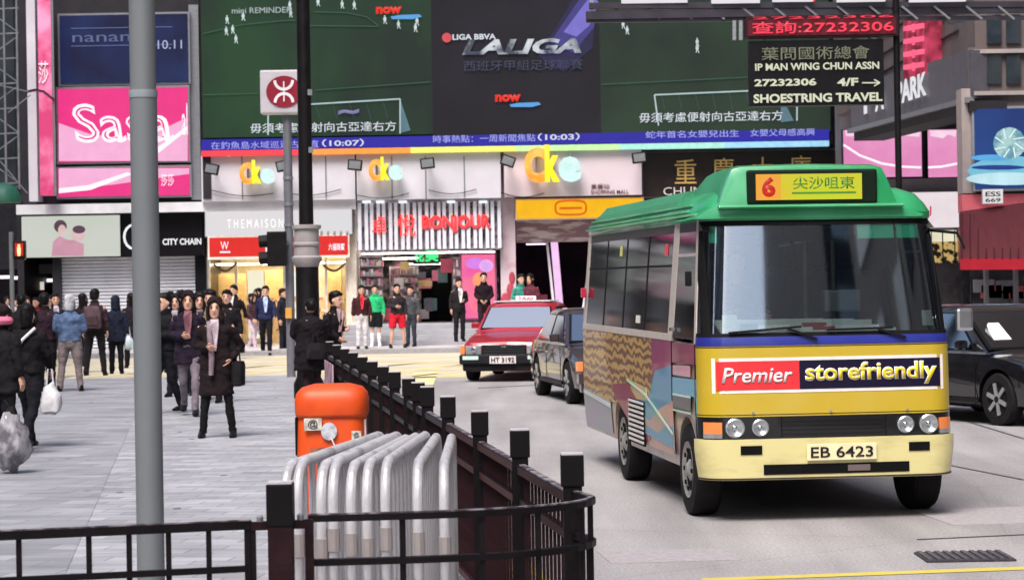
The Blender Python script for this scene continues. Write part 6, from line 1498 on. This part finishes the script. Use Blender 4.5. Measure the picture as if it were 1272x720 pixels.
q = MB(); q.tube([Vector(v) * k for v in ((-.07, -.10, 1.44), (-.05, -.17, 1.25), (-.03, -.185, 1.0), (-.04, -.185, .78))], [.03, .035, .035, .03], 8); q.build('scarf', cloth((170, 150, 160), (90, 70, 84)), p, smooth=True)
bag('black shoulder bag carried by the person in the long brown coat', p, k, (.27, .0, .80), (.16, .30, .30), (26, 24, 28), 'tote')
person('person with light jacket collar in the crowd behind the smiling walker', 226, 470, PZ, 1.66, 0, 'stand', ('down', 'down'), (90, 70, 84), 'jacket', shirt=(200, 180, 186), bottom=(40, 40, 48), hair='bob', d=43)
person('person in maroon further back between the pole and the smiling walker', 213, 462, PZ, 1.62, 10, 'stand', ('down', 'down'), (70, 44, 52), 'jacket', shirt=(210, 190, 190), bottom=(40, 38, 44), hair='short')
person('person with swept dark hair behind the brown coat', 259, 462, PZ, 1.64, 20, 'walk', ('down', 'down'), (60, 50, 60), 'coat', shirt=(216, 206, 206), bottom=(30, 30, 36), hair='long')
person('person with curly hair directly behind the long brown coat', 264, 500, PZ, 1.68, -10, 'stand', ('hold', 'down'), (40, 34, 36), 'jacket', shirt=(140, 130, 100), bottom=(30, 30, 34))
person('person in a dark suit jacket with open white shirt right of the brown coat', 292, 440, 0.12, 1.72, -25, 'walk2', ('swingb', 'swingf'), (24, 22, 26), 'jacket', shirt=(236, 232, 236), bottom=(26, 24, 28))
p, k = person('person in a blue suit jacket and pale blue shirt walking in front of the jeweller', 331, 441, 0, 1.80, 5, 'walk', ('swingf', 'swingb'), (32, 36, 72), 'jacket', shirt=(176, 196, 232), bottom=(22, 22, 28))
person('person in brown top and pale trousers just left of the blue suit', 314, 436, 0, 1.60, 60, 'walk2', ('down', 'swingf'), (70, 44, 50), 'short', bottom=(196, 176, 186), hair='long')
person('second walker in dark clothing behind the blue suit, mostly hidden', 322, 430, PZ, 1.62, -60, 'walk', ('down', 'down'), (50, 40, 56), 'jacket', bottom=(200, 190, 200), hair='bob')
person('person in black against the bright window just left of the station sign post', 352, 438, 0, 1.72, 70, 'stand', ('down', 'down'), (34, 34, 44), 'jacket', bottom=(30, 32, 38))
CR = 'walkers crowding the middle of the pavement'
for a_ in (
 ('person in dark blue directly left of the smiling walker', 222, 492, PZ, 1.62, -15, 'walk2', ('down', 'hold'), (30, 32, 44), (150, 140, 150), (28, 28, 34), 'long'),
 ('person in black close behind the smiling walker on the right', 249, 496, PZ, 1.64, 15, 'walk', ('swingb', 'down'), (24, 22, 26), (110, 90, 96), (26, 26, 30), 'bob'),
 ('person in black suit just behind the right shoulder of the brown coat', 284, 476, PZ, 1.66, -5, 'walk2', ('down', 'swingf'), (26, 24, 28), None, (24, 24, 28), 'short'),
 ('person in black mostly hidden behind the grey pole', 192, 452, 0, 1.66, 20, 'stand', ('down', 'down'), (28, 26, 30), (180, 170, 176), (28, 28, 34), 'short'),
): person(a_[0], a_[1], a_[2], a_[3], a_[4], a_[5], a_[6], a_[7], a_[8], 'coat' if a_[11] != 'short' else 'jacket', shirt=a_[9], bottom=a_[10], hair=a_[11], group=CR)
# ---- lamp post
p, k = person('person in a bulky black coat at the foot of the black lamp post', 388, 497, PZ, 1.52, 200, 'stand', ('low', 'low'), (22, 18, 22), 'long', bottom=(40, 26, 34), hair='short', build_=1.45)
bag('black bag held low by the person at the lamp post', p, k, (0, .26, .86), (.30, .16, .26), (34, 30, 34), 'tote')
person('person in black with light collar leaning right of the lamp post', 413, 487, PZ, 1.62, 60, 'stand', ('hold', 'low'), (24, 22, 26), 'jacket', shirt=(190, 160, 166), bottom=(34, 26, 34), lean=.12, build_=1.1, d=36)
# ---- in front of the shops
grp = 'people standing in front of the cosmetics shop'
person('person in a red and black vest at the left of the green jacket', 450, 433, PZ, 1.66, 10, 'stand', ('down', 'down'), (60, 30, 36), 'jacket', bottom=(200, 196, 200), shirt=(196, 50, 60), group=grp)
person('person in a bright green jacket with black shorts and white socks', 467, 430, PZ, 1.66, 0, 'stand', ('down', 'down'), (40, 176, 110), 'short', bottom=(22, 26, 26), legs='shorts', shoes=(230, 230, 232), group=grp)
person('person in dark jacket and red shorts right of the green jacket', 494, 432, PZ, 1.68, 15, 'apart', ('down', 'hold'), (44, 40, 44), 'jacket', bottom=(190, 26, 46), legs='shorts', group=grp)
person('person in grey jacket and jeans behind the red shorts', 511, 430, PZ, 1.62, -20, 'stand', ('down', 'down'), (70, 72, 76), 'jacket', bottom=(52, 54, 62), group=grp)
person('person in black jacket and white shirt standing on the steps left of the pink poster', 571, 424, .26, 1.66, 20, 'stand', ('hold', 'down'), (34, 30, 34), 'jacket', shirt=(216, 212, 216), bottom=(30, 28, 32), group=grp)
person('person all in black with clasped hands in front of the pink poster', 602, 418, .40, 1.66, 0, 'stand', ('low', 'low'), (28, 18, 26), 'jacket', bottom=(44, 30, 40), group=grp)
person('person in a teal top at the passage entrance behind the taxi', 648, 424, .40, 1.6, 30, 'stand', ('down', 'hold'), (60, 130, 120), 'short', bottom=(60, 60, 66), group=grp)
person('person in dark red near the passage entrance behind the taxi', 660, 424, .40, 1.6, -30, 'stand', ('down', 'down'), (90, 40, 54), 'short', bottom=(40, 40, 46), hair='bob', group=grp)
# ---- far left crowd
for (px, ft, H_, f, t_, sh, lab) in ((10, 440, 1.62, 20, (60, 56, 62), (200, 190, 195), 'person in grey in the crowd under the pedestrian signal'), (22, 446, 1.6, -10, (40, 38, 46), (210, 200, 205), 'person in dark jacket with pale shirt in the crowd below the signal'), (34, 452, 1.64, 30, (180, 170, 180), (60, 40, 50), 'person in a pale top in the far left crowd'), (46, 448, 1.6, -20, (120, 36, 50), None, 'person in a red top in the far left crowd'), (62, 455, 1.66, 15, (36, 34, 40), (190, 170, 180), 'person in black facing the viewer beside the dark shop pillar'), (-6, 470, 1.66, 0, (44, 40, 46), (170, 150, 160), 'person partly outside the left edge in the crowd')):
    person(lab, px, ft, 0 if ft < 462 else PZ, H_, f, 'stand', ('down', 'hold' if f > 0 else 'down'), t_, 'jacket', shirt=sh, bottom=(34, 34, 40), hair='bob' if f > 10 else 'short', group='far left crowd')
for a_ in (
 ('person in black carrying nothing, left of the plum jacket', 28, 476, PZ, 1.64, 190, (30, 28, 32), None, 'short'),
 ('person in navy facing the crowd left of the blue jacket', 70, 462, PZ, 1.62, 20, (34, 36, 52), (190, 180, 190), 'short'),
 ('person in black between the blue jacket and the backpack', 104, 456, PZ, 1.60, 175, (34, 30, 36), None, 'long'),
): person(a_[0], a_[1], a_[2], a_[3], a_[4], a_[5], 'walk', ('down', 'swingf'), a_[6], 'jacket', shirt=a_[7], bottom=(30, 30, 36), hair=a_[8], group='far left crowd')
# driver in the minibus (a thing of its own, inside it)
dp = Vector(bus.location) + Matrix.Rotation(R(6.5), 3, 'Z') @ Vector((-.48, 1.28, .50))
PN[0] += 1
def driver():
    root = thing('person', 'driver in dark clothing at the wheel of the minibus', 'person', dp, R(6.5))
    V = lambda x, y, z: Vector((x, y, z))
    q = MB()
    def er(z_, rx, ry, y=0, n=14): return [V(math.cos(2 * math.pi * j / n) * rx, math.sin(2 * math.pi * j / n) * ry + y, z_) for j in range(n)]
    q.rings([er(.82, .17, .13), er(.95, .15, .11), er(1.15, .17, .12), er(1.30, .17, .10), er(1.36, .08, .07)])
    q.tube([V(0, 0, 1.33), V(0, -.01, 1.46)], .055, 10); q.ell(V(0, -.02, 1.56), (.078, .098, .12), 14, 10); q.tube([V(0, -.11, 1.57), V(0, -.13, 1.54)], .016, 6)
    for s in (1, -1):
        q.tube([V(s * .17, 0, 1.31), V(s * .23, -.10, 1.12), V(s * .16, -.36, 1.10)], [.05, .04, .03], 8)
        q.tube([V(s * .09, 0, .85), V(s * .12, -.42, .84), V(s * .12, -.48, .5)], [.09, .06, .045], 8)
    o = q.build('body', skinm, root); remesh(o, .018, smoothfn)
    q = MB(); q.rings([er(.80, .18, .15), er(1.0, .17, .13), er(1.2, .19, .135), er(1.32, .18, .11), er(1.38, .09, .08)])
    for s in (1, -1): q.tube([V(s * .16, 0, 1.31), V(s * .23, -.10, 1.12), V(s * .17, -.33, 1.10)], [.07, .055, .042], 8)
    o2 = q.build('jacket', cloth((26, 30, 42)), root); remesh(o2, .02, folds(.01, 3))
    q = MB(); q.ell(V(0, 0, 1.60), (.086, .105, .10), 14, 8); q.build('hair', hairk, root, smooth=True)
    for s in (1, -1):
        h_ = bpy.data.objects.new('hand', HAND); COL.objects.link(h_); h_.parent = o; h_.matrix_local = Matrix.Translation((s * .16, -.36, 1.10)) @ Matrix.Rotation(R(-80), 4, 'X')
driver()
bake_all()
